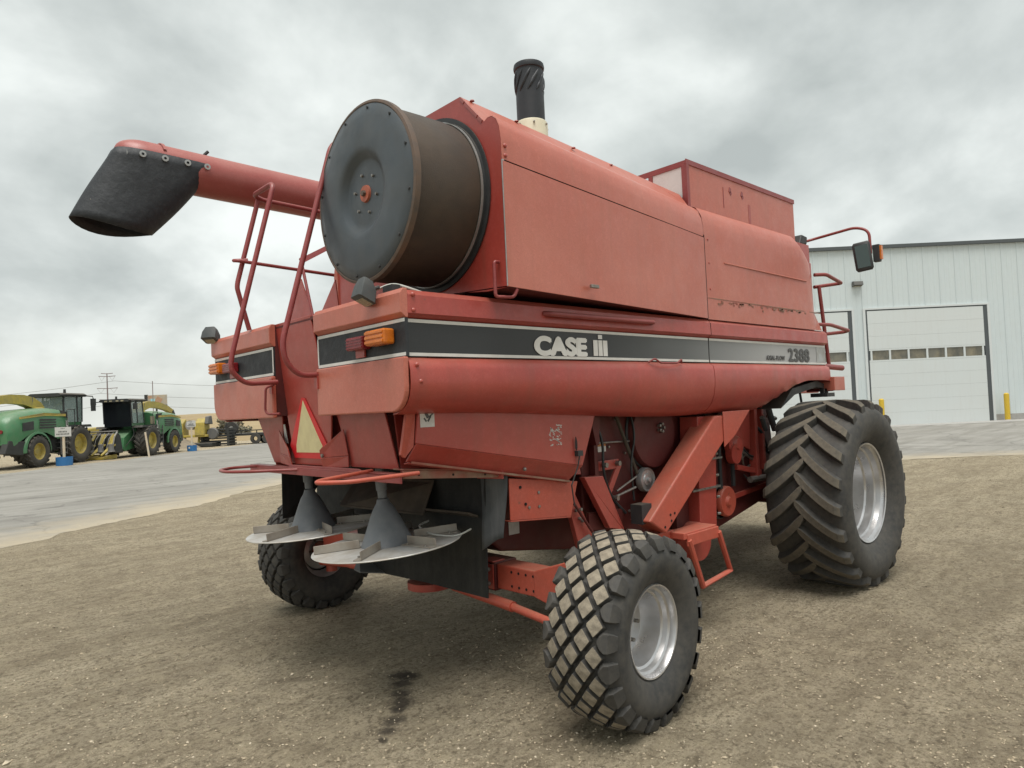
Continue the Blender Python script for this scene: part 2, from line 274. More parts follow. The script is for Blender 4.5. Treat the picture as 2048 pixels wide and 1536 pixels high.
# ------------------------------------------------------------------ mesh helpers
class MB:
    def __init__(s): s.v = []; s.f = []; s.m = []; s.cm = 0
    def add(s, pts, faces):
        o = len(s.v); s.v += [tuple(p) for p in pts]
        for f in faces: s.f.append(tuple(i + o for i in f)); s.m.append(s.cm)
        return s
    def box(s, x0, x1, y0, y1, z0, z1):
        return s.add([(x0, y0, z0), (x1, y0, z0), (x1, y1, z0), (x0, y1, z0), (x0, y0, z1), (x1, y0, z1), (x1, y1, z1), (x0, y1, z1)],
                     [(0, 3, 2, 1), (4, 5, 6, 7), (0, 1, 5, 4), (1, 2, 6, 5), (2, 3, 7, 6), (3, 0, 4, 7)])
    def obox(s, c, size, rot=None):
        rot = rot or Matrix.Identity(3); c = Vector(c); pts = []
        for a, b, d in ((-1, -1, -1), (1, -1, -1), (1, 1, -1), (-1, 1, -1), (-1, -1, 1), (1, -1, 1), (1, 1, 1), (-1, 1, 1)):
            pts.append(c + rot @ Vector((a * size[0] / 2, b * size[1] / 2, d * size[2] / 2)))
        return s.add(pts, [(0, 3, 2, 1), (4, 5, 6, 7), (0, 1, 5, 4), (1, 2, 6, 5), (2, 3, 7, 6), (3, 0, 4, 7)])
    def prism(s, pts, axis, a0, a1):
        """pts 2-D outline in the plane normal to axis, extruded a0..a1 (x: pts are (y,z); y: (x,z); z: (x,y))"""
        n = len(pts)
        def P(p, a): return {'x': (a, p[0], p[1]), 'y': (p[0], a, p[1]), 'z': (p[0], p[1], a)}[axis]
        s.add([P(p, a0) for p in pts] + [P(p, a1) for p in pts],
              [tuple(range(n))[::-1], tuple(range(n, 2 * n))] + [(i, (i + 1) % n, n + (i + 1) % n, n + i) for i in range(n)])
        return s
    def plate(s, pts, t):
        """polygon in space thickened by vector t"""
        n = len(pts); t = Vector(t)
        s.add([Vector(p) for p in pts] + [Vector(p) + t for p in pts],
              [tuple(range(n))[::-1], tuple(range(n, 2 * n))] + [(i, (i + 1) % n, n + (i + 1) % n, n + i) for i in range(n)])
        return s
    def loft(s, secs, closed=False, caps=False):
        n = len(secs[0]); F = []
        for j in range(len(secs) - 1):
            for i in range(n if closed else n - 1):
                i2 = (i + 1) % n
                F.append((j * n + i, j * n + i2, (j + 1) * n + i2, (j + 1) * n + i))
        if caps: F += [tuple(range(n))[::-1], tuple(range((len(secs) - 1) * n, len(secs) * n))]
        return s.add([p for q in secs for p in q], F)
    def tube(s, path, r, seg=10, closed=False, fillet=0.0, caps=True):
        P = [Vector(p) for p in path]
        if fillet: P = fillet_path(P, fillet, closed)
        n = len(P); secs = []; ref = None
        for i in range(n):
            a = P[(i - 1) % n] if (closed or i > 0) else P[i]; b = P[(i + 1) % n] if (closed or i < n - 1) else P[i]
            t = (b - a).normalized()
            if ref is None: ref = t.orthogonal().normalized()
            ref = (ref - t * ref.dot(t)).normalized(); bi = t.cross(ref)
            rr = r[i] if isinstance(r, (list, tuple)) else r
            secs.append([P[i] + (ref * math.cos(2 * PI * k / seg) + bi * math.sin(2 * PI * k / seg)) * rr for k in range(seg)])
        if closed: secs.append(secs[0])
        return s.loft(secs, True, caps and not closed)
    def lathe(s, prof, axis, c, seg=48, caps=False, a0=0.0, a1=2 * PI):
        """prof: (radius, offset along axis)"""
        secs = []
        full = abs(a1 - a0 - 2 * PI) < 1e-6
        for j in range(seg + (0 if full else 1)):
            a = a0 + (a1 - a0) * j / seg; ca, sa = math.cos(a), math.sin(a); q = []
            for r_, t in prof:
                q.append({'x': (c[0] + t, c[1] + r_ * ca, c[2] + r_ * sa), 'y': (c[0] + r_ * ca, c[1] + t, c[2] + r_ * sa), 'z': (c[0] + r_ * ca, c[1] + r_ * sa, c[2] + t)}[axis])
            secs.append(q)
        if full: secs.append(secs[0])
        s.loft(secs)
        if caps:
            for k in (0, -1):
                s.add([q[k] for q in secs[:seg]], [tuple(range(seg))])
        return s
    def cyl(s, a, b, r, seg=14): return s.tube([a, b], r, seg)
    def build(s, name, m, parent=None, smooth=None, bevel=0.0, weld=False):
        me = bpy.data.meshes.new(name); me.from_pydata(s.v, [], s.f)
        ms_ = m if isinstance(m, (list, tuple)) else [m]
        for q in ms_: me.materials.append(MATS[q])
        if len(ms_) > 1:
            for p, q in zip(me.polygons, s.m): p.material_index = q
        return finish(me, name, parent, smooth, bevel, weld)
def finish(me, name, parent=None, smooth=None, bevel=0.0, weld=True):
    import bmesh
    bm = bmesh.new(); bm.from_mesh(me)
    bmesh.ops.remove_doubles(bm, verts=bm.verts, dist=1e-5)
    bmesh.ops.recalc_face_normals(bm, faces=bm.faces)
    bm.to_mesh(me); bm.free()
    if smooth is not None:
        for p in me.polygons: p.use_smooth = True
        me.set_sharp_from_angle(angle=R(smooth))
    o = bpy.data.objects.new(name, me); COL.objects.link(o)
    if parent is not None: o.parent = parent
    if bevel:
        b = o.modifiers.new('bevel', 'BEVEL'); b.width = bevel; b.segments = 2; b.limit_method = 'ANGLE'; b.angle_limit = R(40); b.harden_normals = False
    return o
def fillet_path(P, rad, closed=False, n=6):
    out = []; N = len(P)
    for i in range(N):
        if not closed and i in (0, N - 1): out.append(P[i]); continue
        a, b, c = P[(i - 1) % N], P[i], P[(i + 1) % N]
        d1, d2 = (a - b), (c - b); l = min(rad, d1.length * 0.48, d2.length * 0.48)
        p, q = b + d1.normalized() * l, b + d2.normalized() * l
        for k in range(n + 1):
            t = k / n; out.append(p * (1 - t) ** 2 + b * 2 * t * (1 - t) + q * t ** 2)
    return out
def rotx(a): return Matrix.Rotation(a, 3, 'X')
def roty(a): return Matrix.Rotation(a, 3, 'Y')
def rotz(a): return Matrix.Rotation(a, 3, 'Z')
def tag(o, label, cat, group=None):
    o['label'] = label; o['category'] = cat
    if group: o['group'] = group
    return o
def thing(name, label, cat, loc=(0, 0, 0), rz=0.0, group=None, scale=1.0):
    o = bpy.data.objects.new(name, None); COL.objects.link(o); o.location = loc; o.rotation_euler = (0, 0, rz); o.scale = (scale,) * 3
    o.empty_display_size = 0.3
    return tag(o, label, cat, group)
def structure(o, kind='structure'):
    o['kind'] = kind; return o
def text_part(name, body, size, m, parent, origin, ux, uz, bold=0.0, spacing=1.0, shear=0.0, squash=1.0, fat=0.0):
    """flat lettering as a thin mesh: ux = reading direction, uz = up"""
    cu = bpy.data.curves.new(name, 'FONT'); cu.body = body; cu.size = size; cu.offset = bold; cu.extrude = 0.0008; cu.space_character = spacing; cu.shear = shear
    tmp = bpy.data.objects.new(name, cu); COL.objects.link(tmp)
    dg = bpy.context.evaluated_depsgraph_get(); me = bpy.data.meshes.new_from_object(tmp.evaluated_get(dg))
    bpy.data.objects.remove(tmp)
    ux, uz = Vector(ux).normalized(), Vector(uz).normalized(); nrm = ux.cross(uz); o_ = Vector(origin)
    V = []; F = []; k = 0
    for i, (du, dz) in enumerate([(0, 0)] if not fat else [(-fat, 0), (fat, 0), (0, fat * .6), (0, -fat * .6), (0, 0)]):
        F += [tuple(q + k for q in p.vertices) for p in me.polygons]; k += len(me.vertices)
        V += [o_ + ux * (v.co.x * squash + du) + uz * (v.co.y + dz) + nrm * (v.co.z + .00015 * i) for v in me.vertices]
    me = bpy.data.meshes.new(name); me.from_pydata(V, [], F); me.materials.append(MATS[m])
    o = bpy.data.objects.new(name, me); COL.objects.link(o); o.parent = parent
    return o
def copy_tree(o, parent=None):
    c = o.copy(); COL.objects.link(c); c.parent = parent
    for ch in list(o.children): copy_tree(ch, c)
    return c

# ------------------------------------------------------------------ ground, asphalt, hill
def smooth01(t): t = max(0.0, min(1.0, t)); return t * t * (3 - 2 * t)
# the dirt lot is a corner bounded by two asphalt edges
def line_dist(p, a, b):
    d = (b - a).normalized(); return (p.x - a.x) * (-d.y) + (p.y - a.y) * d.x     # + on the left of a->b
def asphalt_depth(x, y):
    p = Vector((x, y)); return max(line_dist(p, LA, LB), line_dist(p, RA, RB))
def gz(x, y):
    d = asphalt_depth(x, y)
    amp = smooth01((-d) / 1.2)
    if amp <= 0: return 0.0
    z = 0.020 * mnoise.noise(Vector((x * 0.8, y * 0.8, 1.7))) + 0.013 * mnoise.noise(Vector((x * 2.9, y * 2.9, 5.1))) + 0.010 * mnoise.noise(Vector((x * 7.0, y * 7.0, 2.2)))
    # faint wheel ruts running along the yard
    t = -0.616 * x + 0.788 * y
    z += 0.010 * math.sin(t * 5.2 + 1.5 * mnoise.noise(Vector((x * 0.4, y * 0.4, 9)))) * (0.5 + 0.5 * mnoise.noise(Vector((x * .3, y * .3, 3))))
    for wx, wy, sx, sy in ((-.02, -1.745, .40, .34), (-.02, 1.825, .40, .34), (3.483, -1.518, .6, .5), (3.483, 1.6, .6, .5)):
        q = ((x - wx) / sx) ** 2 + ((y - wy) / sy) ** 2
        if q < 6: z += 0.026 * math.exp(-q * .8) * (1 + .5 * mnoise.noise(Vector((x * 9, y * 9, 6))))
    return z * amp - 0.012 * amp
def build_ground():
    NA = 420; rad = [0.0]; r_ = 1.2
    while r_ < 14: rad.append(r_); r_ *= 1.018
    while r_ < 4200: rad.append(r_); r_ *= 1.10
    v = [(CAM.x, CAM.y, gz(CAM.x, CAM.y))]; f = []
    for ri in rad[1:]:
        for k in range(NA):
            a = 2 * PI * k / NA; x, y = CAM.x + ri * math.cos(a), CAM.y + ri * math.sin(a)
            v.append((x, y, gz(x, y) if ri < 40 else 0.0))
    for k in range(NA): f.append((0, 1 + k, 1 + (k + 1) % NA))
    for j in range(len(rad) - 2):
        o = 1 + j * NA
        for k in range(NA): k2 = (k + 1) % NA; f.append((o + k, o + NA + k, o + NA + k2, o + k2))
    me = bpy.data.meshes.new('ground'); me.from_pydata(v, [], f); me.materials.append(MATS['dirt'])
    for p in me.polygons: p.use_smooth = True
    o = bpy.data.objects.new('ground', me); COL.objects.link(o); structure(o)
build_ground()

def build_asphalt():
    # corner point where the two near edges meet, ragged edges
    d1 = (LB - LA).normalized(); d2 = (RB - RA).normalized()
    X = Vector((6.05, 14.2))
    A0 = X - d1 * 75; B1 = X + d2 * 75
    edge = []
    def ragged(p, q, step, seed):
        n = max(2, int((q - p).length / step)); nn = Vector((-(q - p).y, (q - p).x)).normalized(); out = []
        for i in range(n):
            t = i / n; c = p.lerp(q, t); s = (q - p).length * t
            w = 0.55 * mnoise.noise(Vector((s * 0.35, seed, 0))) + 0.28 * mnoise.noise(Vector((s * 1.7, seed, 4))) + 0.06 * mnoise.noise(Vector((s * 6, seed, 7)))
            out.append(c + nn * w)
        return out
    edge += ragged(A0, X, 0.12, 1.0) + ragged(X, B1, 0.12, 2.0)
    far = [Vector((95, -48)), Vector((95, 60))]
    # far edge under the parked machines
    F0 = Vector((46.5, 70.0))
    far += ragged(F0, Vector((18.4, 45.3)), 0.8, 3.0) + ragged(Vector((18.4, 45.3)), Vector((0.6, 30.3)), 0.5, 4.0)[0:] + [Vector((0.6, 30.3)), Vector((-62, -24))]
    pts = [(p.x, p.y, 0.004) for p in edge] + [(p.x, p.y, 0.004) for p in far]
    me = bpy.data.meshes.new('asphalt_yard'); me.from_pydata(pts, [], [tuple(range(len(pts)))]); me.materials.append(MATS['asphalt'])
    import bmesh
    bm = bmesh.new(); bm.from_mesh(me); bmesh.ops.triangulate(bm, faces=bm.faces); bmesh.ops.recalc_face_normals(bm, faces=bm.faces)
    for f_ in bm.faces:
        if f_.normal.z < 0: f_.normal_flip()
    bm.to_mesh(me); bm.free()
    o = bpy.data.objects.new('asphalt_yard', me); COL.objects.link(o); structure(o)
build_asphalt()

def build_gravel():
    # small stones scattered on the dirt: too many to count
    base = [(1, 0, 0), (-1, 0, 0), (0, 1, 0), (0, -1, 0), (0, 0, 1), (0, 0, -1)]
    fc = [(0, 2, 4), (2, 1, 4), (1, 3, 4), (3, 0, 4), (2, 0, 5), (1, 2, 5), (3, 1, 5), (0, 3, 5)]
    rnd = random.Random(3); V = []; F = []; MI = []
    n = 0
    while n < 20000:
        a = YAW + rnd.uniform(-0.85, 0.85); d = 2.4 * (10.0 ** rnd.random() ** 1.25) if rnd.random() < .8 else rnd.uniform(2.6, 6)
        x, y = CAM.x + d * math.cos(a), CAM.y + d * math.sin(a)
        if asphalt_depth(x, y) > 0.5: continue
        if mnoise.noise(Vector((x * .9, y * .9, 0))) < rnd.uniform(-0.9, 0.35): continue
        s = rnd.choice((0.0026, 0.003, 0.0035, 0.004, 0.005)) * (1 + 0.16 * d ** .8) * rnd.uniform(0.7, 1.3)
        if rnd.random() < 0.018: s *= 2.0
        q = Matrix.Rotation(rnd.uniform(0, 6.28), 3, 'Z') @ Matrix.Rotation(rnd.uniform(-.5, .5), 3, 'X')
        o = len(V); z = gz(x, y) + s * 0.25
        for b in base:
            p = q @ Vector((b[0] * s * rnd.uniform(.8, 1.5), b[1] * s * rnd.uniform(.7, 1.2), b[2] * s * rnd.uniform(.45, .9))); V.append((x + p.x, y + p.y, z + p.z))
        mi = rnd.choices((0, 1, 2), (7, 0.9, 3))[0]
        for f_ in fc: F.append(tuple(i + o for i in f_)); MI.append(mi)
        n += 1
    me = bpy.data.meshes.new('gravel'); me.from_pydata(V, [], F)
    for nm, c in (('stone_tan', (0.40, 0.33, 0.225)), ('stone_pale', (0.58, 0.50, 0.37)), ('stone_dark', (0.22, 0.18, 0.12))): me.materials.append(mat(nm, c, 0.9, var=((0.30, 0.26, 0.2), 30, 0.4)))
    me.polygons.foreach_set('material_index', MI)
    o = bpy.data.objects.new('gravel', me); COL.objects.link(o); structure(o, 'stuff')
build_gravel()

def build_hill():
    # long low ridge of dry grass on the left, far behind the parked machines
    secs = []
    for i in range(91):
        t = i / 90; a = R(77.5) - R(56) * t                    # bearing from the camera
        hgt = 4.5 * smooth01((R(77.0) - a) / R(3.4)) + 0.7
        q = []
        for j in range(17):
            s = j / 16; d = 62 + 290 * s ** 1.2
            x, y = CAM.x + d * math.cos(a), CAM.y + d * math.sin(a)
            zz = hgt * smooth01(s) * (1 + 0.06 * mnoise.noise(Vector((x * .012, y * .012, 1)))) + 0.25 * s * mnoise.noise(Vector((x * .06, y * .06, 4))) + 0.004
            q.append((x, y, zz))
        d = 900; q.append((CAM.x + d * math.cos(a), CAM.y + d * math.sin(a), hgt * .4))
        secs.append(q)
    o = MB().loft(secs).build('hill', 'dry_grass', smooth=60); structure(o)
build_hill()

# ------------------------------------------------------------------ metal shed with overhead doors
BR = Vector((0.7292, -0.6843, 0)).normalized()          # along the wall, to the right as seen
BN = Vector((-0.6843, -0.7292, 0)).normalized()         # out of the wall, towards the yard
B0 = Vector((33.75, 7.69, 0))                           # foot of the wall
def bw(u, v, z): p = B0 + BR * u + BN * v; return (p.x, p.y, z)
shed = thing('metal_shed', 'long pale blue-grey ribbed metal shed with white overhead doors behind the combine', 'shed', tuple(B0))
shed.rotation_euler = (0, 0, math.atan2(BR.y, BR.x))
# local: x along the wall, -y towards the yard
U0, U1, HS = -13.7, 12.0, 8.75
DOORS = [(-7.85, -2.05), (-1.10, 4.62)]
DH = 5.66
def door_clear(a, b): return any(a < d[1] + 0.05 and b > d[0] - 0.05 for d in DOORS)
def panel_mesh(w, z0, z1):
    m = MB(); pts = []
    prof = [(0, 0), (0.022, -0.036), (0.058, -0.036), (0.08, 0)]
    for k in range(1, 3): c = 0.08 + (w - 0.08) * k / 3; prof += [(c - 0.025, 0), (c - 0.012, -0.009), (c + 0.012, -0.009), (c + 0.025, 0)]
    prof += [(w, 0)]
    m.loft([[(p[0], p[1], z0) for p in prof], [(p[0], p[1], z1) for p in prof]])
    return m
PW = 0.775
n = int((U1 - U0) / PW)
cache = {}
for i in range(n):
    a = U0 + i * PW; b = a + PW
    segs = [(0.30, HS)]
    for d in DOORS:
        if a < d[1] - .1 and b > d[0] + .1: segs = [(DH + 0.14, HS)]
    for (z0, z1) in segs:
        aa, bb = a, b
        if segs[0][0] < 1:
            for d in DOORS:
                pass
        key = (z0, z1)
        if key not in cache:
            o = panel_mesh(PW, z0, z1).build('wall_panel', 'shed_metal', shed); cache[key] = o.data
        else:
            o = bpy.data.objects.new('wall_panel', cache[key]); COL.objects.link(o); o.parent = shed
        o.location = (a, 0, 0)
MB().box(U0, U1, 0.05, 14, 0.0, HS - 0.1).build('shell', 'shed_metal', shed)
MB().box(U0, U1, -0.02, 0.045, 0.0, 0.31).build('foundation', 'concrete', shed)
rf = MB().box(U0 - .1, U1 + .1, -0.16, 0.04, HS - 0.02, HS + 0.14).build('gutter', 'shed_trim', shed)
MB().loft([[(U0, -0.1, HS + .145), (U1, -0.1, HS + .145)], [(U0, 14, HS + 0.5), (U1, 14, HS + 0.5)]]).build('roof', 'shed_flash', shed)
for di, (a, b) in enumerate(DOORS):
    dr = MB().box(a, b, 0.0, 0.02, 0.0, DH).build('overhead_door', 'shed_trim', shed)
    rows = 9; rh = DH / rows
    for k in range(rows):
        if k == 5:
            # glazed section: stiles between six panes
            m = MB(); nw = 6; ww = (b - a - 0.22) / nw
            zb, zt = k * rh, (k + 1) * rh
            m.box(a + .006, b - .006, -0.06, 0.018, zb + .004, zb + 0.085); m.box(a + .006, b - .006, -0.06, 0.018, zt - 0.075, zt - .004)
            for q in range(nw + 1):
                u = a + 0.11 + q * ww
                m.box(max(a + .006, u - 0.045), min(b - .006, u + 0.045), -0.058, 0.018, zb + .086, zt - .076)
            s_ = m.build('glazed_section', 'door_white', dr)
            for q in range(nw):
                u = a + 0.11 + q * ww
                MB().box(u + 0.046, u + ww - 0.046, -0.012, -0.006, zb + .087, zt - .077).build('pane', 'pane_glass', dr)
        else:
            MB().box(a + .006, b - .006, -0.06, 0.018, k * rh + .002, (k + 1) * rh - .002).build('door_section', 'door_white', dr)
    # dark jambs and pale flashing round the opening
    MB().box(b + .002, b + .20, -0.05, 0.03, 0.0, DH + .01).build('jamb', 'shed_trim', shed)
    MB().box(a - .08, a - .002, -0.05, 0.03, 0.0, DH + .01).build('jamb', 'shed_trim', shed)
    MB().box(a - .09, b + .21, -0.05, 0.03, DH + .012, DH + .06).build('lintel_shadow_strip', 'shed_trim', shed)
    MB().box(a - .2, b + .32, -0.075, 0.03, DH + .062, DH + .15).build('lintel_flashing', 'shed_flash', shed)
    MB().box(b + .202, b + .32, -0.075, 0.03, 0.0, DH + .06).build('corner_flashing', 'shed_flash', shed)
    MB().box(a - .2, a - .082, -0.075, 0.03, 0.0, DH + .06).build('corner_flashing', 'shed_flash', shed)
m = MB(); m.prism([(0, 0), (-0.22, -.02), (-0.26, -.2), (0, -.26)], 'x', -0.22, 0.22)
wlt = m.build('wall_light', 'machine_grey', shed); wlt.location = (-1.52, -0.03, 7.15)
MB().box(-0.19, 0.19, -.20, -.05, -.262, -.245).build('lens', 'lamp_glass', wlt)
def bollard(u, v, label):
    p = bw(u, v, 0)
    t = thing('bollard', label, 'bollard', p, 0, 'yellow bollards at the shed door')
    MB().lathe([(0.0, 1.34), (0.06, 1.335), (0.11, 1.29), (0.115, 1.24), (0.115, 0.0)], 'z', (0, 0, 0), 20).build('post', 'bollard_yellow', t, smooth=40)
    MB().lathe([(0.0, 0.05), (0.17, 0.05), (0.2, 0.0)], 'z', (0, 0, 0), 16).build('collar', 'concrete', t, smooth=30)
bollard(5.22, 0.45, 'yellow steel bollard right of the overhead door, by the concrete footing')
bollard(-0.85, 0.45, 'yellow steel bollard showing just above the big front tyre')
ap = MB().box(-10, 13, -1.6, -0.025, -0.02, 0.014).build('door_apron', 'concrete'); ap.location = tuple(B0); ap.rotation_euler = shed.rotation_euler; structure(ap)

# ------------------------------------------------------------------ the red combine (x forward, y left, z up)
CB = thing('combine_harvester', 'large faded red combine harvester seen from its rear right corner', 'combine')
YC = 0.04                                     # centre plane of the body
def mir(y): return 2 * YC - y

def zbot(x): return 1.735 - 0.115 * smooth01((x + 1.05) / 2.7)
def arch(x):
    if x < 2.72: return -9
    t = (x - 2.72) / 0.92
    return 1.60 + 0.275 * math.sin(min(1.0, t) * PI / 2) ** 0.9 - (0.0 if x < 3.9 else (x - 3.9) * 0.05)
def lower_section(x, sgn):
    out = []
    zb = zbot(x)
    for (y, z) in ((-1.222, 2.028), (-1.262, 2.004), (-1.272, 1.96), (-1.274, 1.90), (-1.270, 1.845), (-1.258, 1.79), (-1.236, 1.742), (-1.20, 1.70), (-1.15, 1.672), (-1.10, 1.66)):
        if z < 1.9: z = 1.9 - (1.9 - z) * (1.9 - zb) / (1.9 - 1.66)
        z = max(z, arch(x)) if z < 1.95 else z
        out.append((x, y if sgn < 0 else mir(y), z))
    return out
def side_panels(sgn):
    def Y(y): return y if sgn < 0 else mir(y)
    for (x0, x1, nm) in ((-1.062, 1.842, 'rear'), (1.850, 4.075, 'front')):
        n = 30
        lp = MB(); secs = [lower_section(x0 + (x1 - x0) * i / n, sgn) for i in range(n + 1)]
        # slight dents and oil-canning in the sheet metal
        q2 = []
        for s_ in secs:
            q2.append([(p[0], p[1] + 0.006 * mnoise.noise(Vector((p[0] * 1.6, p[2] * 3, 2))) * (1 if 0.15 < p[0] - x0 < x1 - x0 - 0.1 else 0), p[2]) for p in s_])
        lp.loft(q2)
        o = lp.build('side_panel', 'paint', CB, smooth=50)
        sm = o.modifiers.new('thickness', 'SOLIDIFY'); sm.thickness = 0.006; sm.offset = -1; es_ = o.modifiers.new('split', 'EDGE_SPLIT'); es_.split_angle = R(50)
        bd = MB(); prof = [(-1.12, 2.376), (-1.235, 2.372), (-1.258, 2.345), (-1.262, 2.25), (-1.224, 2.226), (-1.10, 2.226)]
        bd.loft([[(x, Y(p[0]), p[1]) for p in prof] for x in (x0, (x0 + x1) / 2, x1)], False)
        bd.build('upper_trim', 'paint', CB, smooth=20)
        st = MB().box(x0 + .004, x1 - .004, min(Y(-1.232), Y(-1.19)), max(Y(-1.232), Y(-1.19)), 2.030, 2.2255).build('stripe', 'stripe_fade', CB)
        for (za, zb_) in ((2.033, 2.050), (2.206, 2.2235)):
            MB().box(x0 + .006, x1 - .006, min(Y(-1.2345), Y(-1.231)), max(Y(-1.2345), Y(-1.231)), za, zb_).build('pinstripe', 'white_line', st)
        yield st
stripes_r = list(side_panels(-1)); stripes_l = list(side_panels(1))
# lettering on the right-hand stripe
text_part('lettering', 'CASE', 0.150, 'letter_white', stripes_r[0], (-0.130, -1.2365, 2.060), (1, 0, 0), (0, 0, 1), bold=0.003, spacing=1.0, squash=1.36, fat=0.010)
lg = MB()
LX = 0.418
def lbar(x0, x1, z0, z1): lg.box(LX + x0, LX + x1, -1.2365, -1.2335, 2.058 + z0, 2.058 + z1)
lbar(0.0, 0.044, 0, 0.104); lbar(0.100, 0.144, 0, 0.104); lbar(0.052, 0.092, 0, 0.104); lbar(0.052, 0.092, 0.113, 0.140)
lg.build('emblem', 'letter_white', stripes_r[0])
text_part('lettering', '2388', 0.168, 'letter_grey', stripes_r[1], (3.232, -1.2365, 2.058), (1, 0, 0), (0, 0, 1), bold=0.0, spacing=1.03, squash=1.33, fat=0.010)
text_part('lettering', 'AXIAL-FLOW', 0.058, 'letter_grey', stripes_r[1], (2.80, -1.2365, 2.064), (1, 0, 0), (0, 0, 1), bold=0.0, spacing=1.06, squash=1.0, fat=0.0018)
MB().box(3.86, 4.068, -1.2352, -1.2330, 2.052, 2.205).build('silver_patch', 'zinc', stripes_r[1])

# rear face panels
def rear_panel(y0, y1, outer):
    """y0 = inner edge, y1 = outer edge"""
    a, b = min(y0, y1), max(y0, y1)
    MB().prism([(-1.082, 2.376), (-1.10, 2.35), (-1.10, 2.25), (-1.068, 2.226), (-1.055, 2.226), (-1.055, 2.376)], 'y', a, b).build('rear_trim', 'paint_faded', CB, bevel=0.004)
    st = MB().box(-1.074, -1.055, a + .004, b - .004, 2.030, 2.2255).build('rear_stripe', 'vinyl_black', CB)
    for za, zb_ in ((2.033, 2.050), (2.206, 2.2235)): MB().box(-1.077, -1.0735, a + .006, b - .006, za, zb_).build('pinstripe', 'white_line', st)
    MB().box(-1.0775, -1.0745, y0 - .013 if y0 > y1 else y0 + .002, y0 - .002 if y0 > y1 else y0 + .013, 2.0505, 2.2055).build('pinstripe', 'white_line', st)
    # lower plate with its rounded outer corner
    rr = 0.13; pts = [(y0, 2.028), (y0, 1.748)]
    s = 1 if y1 > y0 else -1
    for k in range(9):
        t = PI / 2 * k / 8; pts.append((y1 - s * rr + s * rr * math.sin(t), 1.748 + rr - rr * math.cos(t)))
    pts.append((y1, 2.028))
    MB().prism(pts, 'x', -1.092, -1.062).build('rear_lower_panel', 'paint_faded', CB, bevel=0.008)
    return st
rsR = rear_panel(-0.335, -1.262, -1); rsL = rear_panel(0.285, mir(-1.262), 1)
MB().box(-1.05, 1.9, -1.2, mir(-1.2), 2.345, 2.365).build('deck', 'paint_grimy_shaded', CB)
MB().box(-0.85, 4.05, -1.09, mir(-1.09), 1.79, 2.34).build('inner_body', 'paint_grimy_shaded', CB)
# rivets at the rear corner
for (x, z) in ((-1.02, 2.345), (-1.02, 2.265), (-1.02, 1.985), (-1.0, 1.90)):
    MB().lathe([(0.0, -0.008), (0.009, -0.006), (0.013, 0)], 'y', (x, -1.263 if z > 2.2 else -1.273, z), 10).build('rivet', 'paint', CB, smooth=60)

# central channel between the rear panels, leaning in towards the bottom
ch = MB()
def chx(z): return -1.052 + 0.10 * (2.376 - z) / 0.95
ch.plate([(chx(2.376), 0.335, 2.376), (chx(2.376), -0.205, 2.376), (chx(1.75), -0.30, 1.75), (chx(1.43), -0.215, 1.43), (chx(1.43), 0.28, 1.43), (chx(1.75), 0.30, 1.75)], (0.012, 0, 0))
chan = ch.build('rear_channel', 'paint', CB, bevel=0.004)
for y in (0.292, -0.325):
    MB().box(-1.062, -0.99, y - .006, y + .006, 1.76, 2.37).build('channel_edge', 'paint_grimy_shaded', CB)
# slow-moving-vehicle emblem
def chp(y, z, off): return (chx(z) - off, y, z)
sm_ = MB().plate([chp(0.045, 1.872, .004), chp(0.005, 1.868, .004), chp(-0.215, 1.56, .004), chp(-0.15, 1.475, .004), chp(0.255, 1.475, .004), chp(0.30, 1.56, .004)], (-0.003, 0, 0)).build('warning_triangle', 'smv_red', chan)
MB().plate([chp(0.03, 1.853, .0075), chp(-0.105, 1.63, .0075), chp(-0.155, 1.555, .0075), chp(-0.125, 1.54, .0075), chp(-0.125, 1.515, .0075), chp(0.215, 1.512, .0075), chp(0.205, 1.56, .0075)], (-0.0015, 0, 0)).build('triangle_centre', 'smv_yellow', chan)
# folded brackets either side of the emblem foot
for s in (-1, 1):
    def BY(y): return y if s < 0 else 0.09 - y
    m = MB(); m.plate([(-1.01, BY(-0.175), 1.535), (-0.965, BY(-0.40), 1.66), (-0.95, BY(-0.42), 1.50), (-1.0, BY(-0.17), 1.485)], (0.008, 0, 0)); m.plate([(-1.0, BY(-0.17), 1.484), (-0.95, BY(-0.42), 1.498), (-0.95, BY(-0.42), 1.43), (-0.985, BY(-0.17), 1.415)], (0.008, 0, 0))
    m.build('gusset', 'paint', CB, bevel=0.003)
MB().lathe([(0, -.012), (.012, -.01), (.012, 0)], 'x', (-1.0, -0.20, 1.50), 8).build('bolt', 'bolt_steel', CB)

# straw hood below the panels
hd = MB()
hd.plate([(-0.955, -0.305, 1.76), (-0.955, -0.845, 1.76), (-0.925, -0.92, 1.43), (-0.925, -0.415, 1.43)], (0.012, 0, 0))
hd.plate([(-0.955, 0.45, 1.76), (-0.955, 0.865, 1.76), (-0.925, 0.67, 1.43), (-0.925, 0.50, 1.43)], (0.012, 0, 0))
hd.plate([(-0.90, -0.86, 1.76), (-0.90, -0.915, 1.40), (0.6, -0.915, 1.25), (0.6, -0.86, 1.76)], (0, 0.012, 0))
hd.plate([(-0.90, 0.87, 1.76), (-0.90, 0.70, 1.40), (0.6, 0.80, 1.25), (0.6, 0.87, 1.76)], (0, -0.012, 0))
hd.plate([(-0.90, -0.30, 1.77), (-0.90, 0.45, 1.77), (-0.90, 0.5, 1.43), (-0.90, -0.42, 1.43)], (0.012, 0, 0))
hd.plate([(-0.95, -0.90, 1.78), (-0.95, 0.87, 1.78), (0.8, 0.87, 1.78), (0.8, -0.9, 1.78)], (0, 0, -0.01))
hd.build('straw_hood', 'paint', CB, bevel=0.004)
